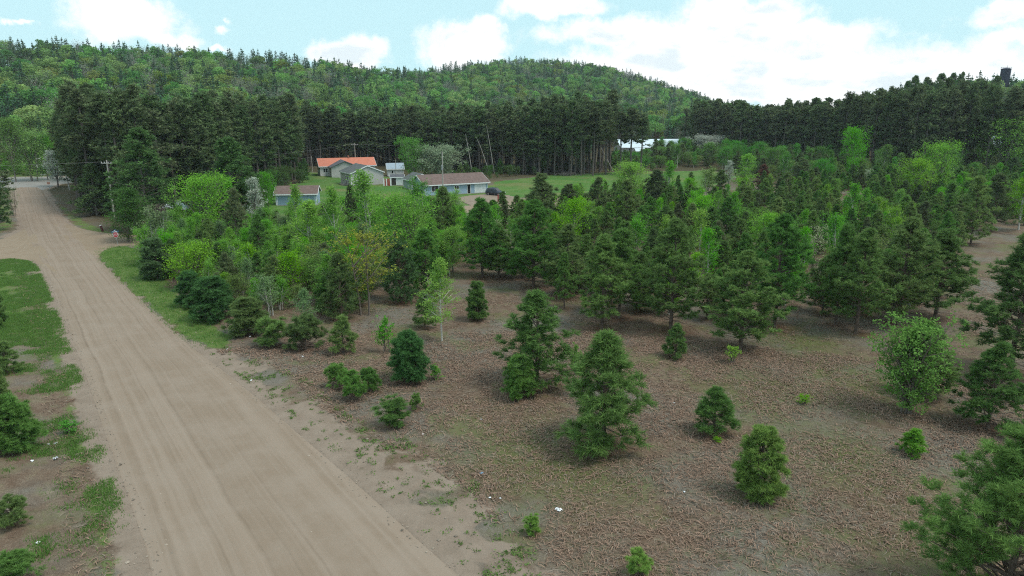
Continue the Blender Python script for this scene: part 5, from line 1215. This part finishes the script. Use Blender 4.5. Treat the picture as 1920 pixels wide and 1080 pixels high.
# small posts, far sign, mailbox-like stubs
x, y = P(193, 434); o = empty('marker_post', (x, y, float(gz(x, y)))); tag(o, 'short dark red post leaning in the bare patch by the crossing', 'post'); o.rotation_euler[1] = R_(-14)
MB().tube([(0, 0, -.1), (0, 0, .55), (0, 0, 1.05)], [.20, .18, .17], 9).build('post_body', plain_mat('dark_red_post', (.075, .018, .018), .7, .2), o); MB().tube([(0, 0, 1.052), (0, 0, 1.15)], [.18, .12], 9).build('post_cap', G['white'], o)
x, y = P(934, 379); o = empty('marker_post', (x, y, float(gz(x, y)))); tag(o, 'bright red square post at the end of the driveway', 'post')
MB().box(-.13, .13, -.13, .13, -.1, 1.55).build('post_body', plain_mat('red_post', (.33, .035, .035), .7, .15), o); MB().box(-.16, .16, -.16, .16, 1.552, 1.6).build('post_cap', plain_mat('red_cap', (.22, .03, .03), .7, .15), o)
x, y = P(93, 356); o = empty('road_sign', (x, y, float(gz(x, y)))); tag(o, 'small faded orange sign on a thin post at the far crossing', 'road sign')
MB().box(-.03, .03, -.02, .02, -.1, 1.9).build('sign_post', G['galv'], o); MB().box(-.38, .38, -.045, -.022, 1.35, 1.95).build('sign_plate', plain_mat('faded_orange', (.45, .22, .16), .6, .1), o)

# dark SUV by the bungalow
cx_, cy_ = P(929, 366); car = empty('parked_car', (cx_, cy_, float(gz(cx_, cy_))), R_(-28)); tag(car, 'dark blue sport utility car parked at the end of the bungalow', 'car')
paint = plain_mat('dark_blue_car_paint', (.022, .028, .045), .25, .05, 2, spec=.6); tyre = plain_mat('tyre_rubber', (.02, .02, .02), .9, .1); rim = plain_mat('wheel_rim', (.35, .35, .36), .35, .1, metal=.8)
def car_section(x, zlo, zsh, ztop, w, wt): return [(x, -w, zlo), (x, -w * 1.02, (zlo + zsh) / 2), (x, -w * .97, zsh), (x, -wt, ztop), (x, wt, ztop), (x, w * .97, zsh), (x, w * 1.02, (zlo + zsh) / 2), (x, w, zlo)]
secs = [car_section(*s) for s in ((-2.28, .48, .78, .86, .78, .60), (-2.2, .36, .92, 1.02, .90, .72), (-1.95, .30, 1.00, 1.60, .93, .66), (-1.2, .28, 1.02, 1.72, .95, .70), (.2, .28, 1.02, 1.70, .95, .70), (.85, .28, 1.00, 1.08, .95, .78), (1.9, .30, .92, .96, .93, .72), (2.22, .36, .80, .84, .86, .62), (2.3, .46, .66, .70, .72, .5))]
bd = MB(); V = [p for s in secs for p in s]; bd.add(V, [(i * 8 + j, i * 8 + (j + 1) % 8, (i + 1) * 8 + (j + 1) % 8, (i + 1) * 8 + j) for i in range(len(secs) - 1) for j in range(8)]); bd.f.append((np.array([list(range(8))[::-1]]), 0, None)); bd.f.append((np.array([[(len(secs) - 1) * 8 + j for j in range(8)]]), 0, None))
bd.build('body', paint, car, True)
for s in (-1, 1):
    for xa, xb in ((-1.75, -.95), (-.85, -.05), (.03, .55)):
        zt = 1.56 if xa < 0 else 1.42
        y1, y2 = .945 * s, .775 * s
        MB().add([(xa, y1, 1.06), (xb, y1, 1.06), (xb - .04, y2, zt), (xa + .04, y2, zt), (xa, y1 - .03 * s, 1.06), (xb, y1 - .03 * s, 1.06), (xb - .04, y2 - .03 * s, zt), (xa + .04, y2 - .03 * s, zt)], [(0, 1, 2, 3), (7, 6, 5, 4), (0, 4, 5, 1), (1, 5, 6, 2), (2, 6, 7, 3), (3, 7, 4, 0)]).build('side_window', G['glass'], car)
    for xw in (-1.4, 1.42):
        w = MB().tube([(xw, s * .72, .35), (xw, s * .97, .35)], .35, 18).build('wheel', tyre, car); MB().tube([(xw, s * .95, .35), (xw, s * .985, .35)], .22, 14).build('rim', rim, w)
    MB().box(2.16, 2.3, s * .62 - .14, s * .62 + .14, .68, .80).build('headlight', G['white'], car)
    MB().box(.55, .75, s * 1.0 - .09, s * 1.0 + .09, 1.04, 1.18).build('mirror', paint, car)
MB().add([(.88, -.72, 1.10), (.88, .72, 1.10), (.27, .62, 1.68), (.27, -.62, 1.68)], [(0, 1, 2, 3)]).build('windscreen', G['glass'], car)

# leaning and fallen birch stems before the plantation
stem_m = plain_mat('pale_stem', (.34, .32, .29), .9, .25, 4, streak=(1, 1, 3))
for i, (bx, by_, tx_, ty_) in enumerate(((927, 326, 912, 236), (938, 322, 905, 262), (918, 326, 893, 258), (886, 328, 872, 252), (1012, 324, 972, 262), (1016, 296, 988, 252), (1052, 322, 1012, 276), (962, 324, 958, 250), (1046, 248, 980, 205), (1150, 318, 1118, 262))):
    x, y = P(bx, max(by_, 322)); z = float(gz(x, y)); xt, zt = at_depth(tx_, ty_, y); o = empty('leaning_birch', (x, y, z))
    tag(o, 'pale bare birch stem leaning against the plantation edge', 'tree', 'leaning birch stems')
    e = np.array([xt - x, random.uniform(0, 2), zt - z]); MB().tube([(0, 0, -.1), e * .35 + [.0, 0, .35], e * .7 + [0, 0, .5], e], [.11, .10, .08, .03], 6).build('trunk', stem_m, o)
    tw = MB()
    for q in range(6):
        s = random.uniform(.5, .95); tw.tube([e * s + [0, 0, .45], e * s + [random.uniform(-1, 1), random.uniform(-.6, .6), random.uniform(0, .9)]], [.03, .01], 3, 0, False)
    tw.build('twigs', G['twig'], o)
x, y = P(1064, 329); bp = MB()
for q in range(150):
    a1 = random.uniform(0, 3.14); L = random.uniform(.7, 2.2); cxp, cyp, cz = random.gauss(0, 1.6), random.gauss(0, .7), abs(random.gauss(.35, .3)); d = np.array([math.cos(a1), math.sin(a1), random.uniform(-.2, .4)]) * L / 2
    c = np.array([cxp, cyp, cz]); bp.tube([c - d, c + d + [0, 0, .05]], [.035, .012], 3, 0, False)
o = bp.build('brush_pile', G['barkgrey']); o.location = (x, y, 0); tag(o, 'heap of grey cut branches at the back edge of the lawn', 'brush pile')

# scraps of litter lying on the banks
wp = plain_mat('white_plastic', (.74, .76, .78), .5, .08, 9); bpl = plain_mat('blue_plastic', (.22, .36, .50), .5, .1, 9); tinm = plain_mat('dull_tin', (.45, .46, .48), .4, .2, 9, metal=.5)
for px, py, s, m, lab in ((1047, 957, .40, wp, 'crumpled white plastic bag, largest scrap in the bracken'), (919, 931, .16, wp, 'small white paper scrap beside its twin on the bank'), (938, 932, .13, wp, 'smaller white paper scrap beside its twin on the bank'), (903, 888, .24, bpl, 'crushed pale blue plastic scrap on the bank'),
        (903, 788, .18, wp, 'white scrap in the bracken below the wide dark pine'), (1264, 754, .16, wp, 'white scrap alone above the little open pine sapling'), (793, 813, .14, wp, 'tiny white scrap below the lone spreading shrub'), (104, 862, .34, tinm, 'crushed tin container on the far bank of the road'), (104, 833, .26, tinm, 'flattened can just below the dense pine shrub across the road'),
        (92, 834, .15, wp, 'white cup fragment beside the flattened can'), (61, 866, .22, wp, 'white wrapper on the bare soil across the road'), (72, 1018, .24, wp, 'white wrapper lowest on the far bank'), (469, 634, .24, wp, 'white scrap by the thick dark pine bush'), (426, 656, .26, wp, 'white scrap at the end of the grass strip'), (471, 714, .2, wp, 'white scrap on the sandy verge'), (567, 668, .24, wp, 'white scrap below the bushy pine shrub'), (1283, 926, .16, wp, 'white scrap beside the egg-shaped bright pine')):
    x, y = P(px, py); n = 6; g = np.linspace(-.5, .5, n); X_, Y_ = np.meshgrid(g, g); r = np.random.default_rng(int(px))
    V = np.c_[(X_ + r.normal(0, .08, X_.shape)).ravel(), (Y_ * .75 + r.normal(0, .08, X_.shape)).ravel(), np.abs(r.normal(.12, .13, X_.size))] * s * .8
    idx = np.arange(n * n).reshape(n, n); q = np.stack([idx[:-1, :-1], idx[:-1, 1:], idx[1:, 1:], idx[1:, :-1]], -1).reshape(-1, 4)
    mb = MB(); mb.add(V, q); mb.add(V - [0, 0, .012], q[:, ::-1]); o = mb.build('litter_scrap', m); o.location = (x, y, float(gz(x, y)) + .05); o.rotation_euler = (0, 0, r.uniform(0, 6)); tag(o, lab, 'litter')

# ------------------------------------------------------------------ ground cover
rs = np.random.default_rng(99)
def region_pts(n, x0, x1, y0, y1): return rs.uniform(x0, x1, n), rs.uniform(y0, y1, n)
def blades(name, x, y, per, h, w, mats, label, spread=.12, lean=.5):
    n = len(x); X_ = np.repeat(x, per) + rs.normal(0, spread, n * per); Y_ = np.repeat(y, per) + rs.normal(0, spread, n * per); Z_ = np.repeat(gz(x, y), per)
    hh = np.repeat(np.asarray(h) * np.ones(n), per) * rs.uniform(.5, 1.2, n * per); a = rs.uniform(0, 6.283, n * per); l = rs.uniform(.1, lean, n * per) * hh; a2 = rs.uniform(0, 6.283, n * per)
    b = np.c_[X_, Y_, Z_ - .02]; sd = np.c_[np.cos(a), np.sin(a), 0 * a] * w * .5 * rs.uniform(.7, 1.3, (n * per, 1)); tp = b + np.c_[np.cos(a2) * l, np.sin(a2) * l, hh]
    V = np.stack([b - sd, b + sd, tp], 1).reshape(-1, 3); mb = MB(); mb.add(V, np.arange(len(V)).reshape(-1, 3), 0, np.clip(np.repeat(rs.random(n), per) * .6 + rs.random(n * per) * .4, 0, 1))
    return tag(mb.build(name, mats), label, 'grass', None, 'stuff')
grass_m = leaf_mat('grass_blades', (.115, .250, .045), .35, .02, .3, 0); weed_m = leaf_mat('weed_leaves', (.110, .220, .050), .35, .03, .3, 0); dry_m = leaf_mat('dead_bracken', (.245, .165, .118), .40, .015, .1, 0); dry2 = leaf_mat('bleached_bracken', (.250, .205, .168), .35, .01, .1, 0)
x, y = region_pts(26000, -62, -14, 55, 105); k = sdist(GRASS_STRIP, x, y) < .3 + rs.normal(0, .4, len(x)); x, y = x[k], y[k]
blades('verge_grass', x, y, 6, .20, .035, grass_m, 'lush green grass strip along the road', .2)
y = rs.uniform(16, 104, 60000); dl = rs.uniform(.5, 9, 60000); x = np.interp(y, MAIN_L[:, 1], MAIN_L[:, 0]) - dl
pn = fnoise(x, y, 2.6, 5, 4); k = (road_dist(x, y) > .4) & (pn + rs.normal(0, .06, len(x)) > .50 + .04 * np.abs(dl - 2.4) - .20 * (y > 58) * (dl < 7)); x, y = x[k], y[k]
blades('bank_grass', x, y, 7, .17, .045, grass_m, 'patchy grass on the far bank of the road', .14)
x, y = region_pts(60000, -40, 22, 14, 75); sdv = sdist(VERGE_R, x, y); pn = fnoise(x, y, 1.5, 8, 4); k = (sdv < .8) & (road_dist(x, y) > .5) & ((pn + rs.normal(0, .05, len(x)) > .61) | (rs.random(len(x)) < .06)); x, y = x[k], y[k]
nz_ = len(x); pos = np.repeat(np.c_[x, y, gz(x, y) + .05], 14, 0) + rs.normal(0, 1, (nz_ * 14, 3)) * np.repeat(rs.uniform(.05, .15, nz_), 14)[:, None] * [1, 1, .35]
V, F = quads(pos, rs.normal(size=pos.shape) + [0, 0, .9], .10 * rs.uniform(.6, 1.4, len(pos)), 1.0, rs); mb = MB(); mb.add(V, F, 0, np.repeat(rs.random(nz_), 14) * .7 + rs.random(len(pos)) * .3); tag(mb.build('verge_weeds', weed_m), 'small green weeds dotted over the sandy verge', 'weeds', None, 'stuff')
# loose stones along the road edges and on the sandy verge
n_ = 4500; y = rs.uniform(17, 95, n_); sd_ = rs.random(n_) < .5; off_ = rs.laplace(0, 1.6, n_); x = np.where(sd_, np.interp(y, MAIN_L[:, 1], MAIN_L[:, 0]) + off_ * .8, np.interp(y, MAIN_R[:, 1], MAIN_R[:, 0]) + off_ * 1.8)
kp = (np.minimum(sdist(SIDE, x, y), sdist(SIDEL, x, y)) > .3) & (y < 84); x, y = x[kp], y[kp]; n_ = len(x)
sz_ = rs.uniform(.018, .05, n_) * (1 + (rs.random(n_) < .04) * 1.2); z = np.where(sdist(MAIN, x, y) < 0, .06, gz(x, y)); cc = np.c_[x, y, z + sz_ * .2]
oc = np.array([(1, 0, 0), (0, 1, 0), (-1, 0, 0), (0, -1, 0), (0, 0, .7), (0, 0, -.6)]); V = (cc[:, None, :] + oc[None] * sz_[:, None, None] * rs.uniform(.7, 1.3, (n_, 6, 1))).reshape(-1, 3)
tri = np.array([(0, 1, 4), (1, 2, 4), (2, 3, 4), (3, 0, 4), (1, 0, 5), (2, 1, 5), (3, 2, 5), (0, 3, 5)]); F = (np.arange(n_)[:, None, None] * 6 + tri[None]).reshape(-1, 3)
mb = MB(); mb.add(V, F, 0, np.repeat(rs.random(n_), 8)); tag(mb.build('loose_gravel', leaf_mat('gravel_stone', (.27, .225, .185), .4, .01, 0, 0)), 'loose stones along the edges of the sand road', 'gravel', None, 'stuff')
# dead bracken: flattened curved stalks and fronds, thinning out with distance
def bracken(name, n, mat, label, lmin, lmax, w, lift):
    d = np.sqrt(rs.uniform(20 ** 2, 62 ** 2, n)); far = rs.random(n) < .35; d[far] = np.sqrt(rs.uniform(50 ** 2, 105 ** 2, far.sum())); a = rs.uniform(-.62, .75, n)
    x, y = d * np.sin(a), d * np.cos(a); rd = road_dist(x, y)
    left = x < np.interp(y, MAIN_L[:, 1], MAIN_L[:, 0]); sdv = sdist(VERGE_R, x, y); sg = sdist(GRASS_STRIP, x, y)
    big = np.clip((fnoise(x, y, 3.0, 21) - .3) * 2.5, 0, 1)
    k = (rd > 1.2) & (sdv > -.3) & (sg > .4) & (rs.random(n) < .12 + .9 * big) & (~left | (rs.random(n) < .25)); x, y = x[k], y[k]; m = len(x)
    th = 7 * fnoise(x, y, 5, 31) + rs.normal(0, 1.0, m); L = rs.uniform(lmin, lmax, m); z = gz(x, y)
    dirv = np.c_[np.cos(th), np.sin(th)]; per = np.c_[-np.sin(th), np.cos(th)]; c = np.c_[x, y]; bend = rs.normal(0, .18, m)[:, None] * L[:, None]
    ww = (w * rs.uniform(.6, 1.5, m) * (1 + np.hypot(x, y) / 90))[:, None] * .5; l0 = rs.uniform(.0, lift * .5, m); l1 = rs.uniform(.3, 1, m) * lift; tlt = rs.normal(0, .4, m)[:, None] * ww[:, :1]
    A0 = c - dirv * L[:, None] * .5; B0 = c + per * bend; C0 = c + dirv * L[:, None] * .5
    def pr(q, zz, f): return np.c_[q - per * ww * f, z + zz], np.c_[q + per * ww * f, z + zz + tlt[:, 0]]
    a0, a1 = pr(A0, l0 + .01, .6); b0, b1 = pr(B0, l1 + .02, 1); c0_, c1 = pr(C0, l0 + .015, .35)
    V = np.stack([a0, a1, b0, b1, c0_, c1], 1).reshape(-1, 3); base = np.arange(m)[:, None] * 6
    F = np.concatenate([base + [0, 1, 3, 2], base + [2, 3, 5, 4]]); rn = rs.random(m); mb = MB(); mb.add(V, F, 0, np.r_[rn, rn]); tag(mb.build(name, mat), label, 'bracken', None, 'stuff')
bracken('dead_bracken', 230000, dry_m, 'flattened rust-brown bracken covering the clearing', .12, .46, .026, .12)
bracken('bleached_stalks', 60000, dry2, 'pale bleached stalks lying in the clearing', .15, .60, .018, .10)
xg, yg = region_pts(26000, -20, 48, 18, 75); pn = fnoise(xg, yg, 4, 12)
ms = np.zeros(len(xg))
for mx, my in MOSS: ms = np.maximum(ms, np.exp(-((xg - mx) ** 2 + ((yg - my) * .8) ** 2) / (2 * 2.6 ** 2)))
k = (road_dist(xg, yg) > 2) & (sdist(VERGE_R, xg, yg) > 0) & (rs.random(len(xg)) < .06 + .30 * (pn > .56) + .55 * ms); blades('clearing_grass', xg[k], yg[k], 5, .16, .03, leaf_mat('thin_grass', (.16, .20, .07), .35, .02, .3, 0), 'thin grass growing through the bracken', .14)

# ------------------------------------------------------------------ the air between here and the hills
hz_m, hnt, hout = new_mat('pale_air'); pv = hnt.nodes.new('ShaderNodeVolumePrincipled'); pv.inputs['Color'].default_value = (.86, .93, 1, 1); pv.inputs['Density'].default_value = .00013; pv.inputs['Anisotropy'].default_value = .2
hnt.links.new(pv.outputs[0], hout.inputs['Volume'])
tag(MB().box(-1600, 1600, -1600, 1600, -2, 150).build('haze', hz_m), 'thin pale haze between the clearing and the hills', 'haze', None, 'stuff')
SC.cycles.volume_bounces = 0
G['ground'] = ground_mat()
build_ground()
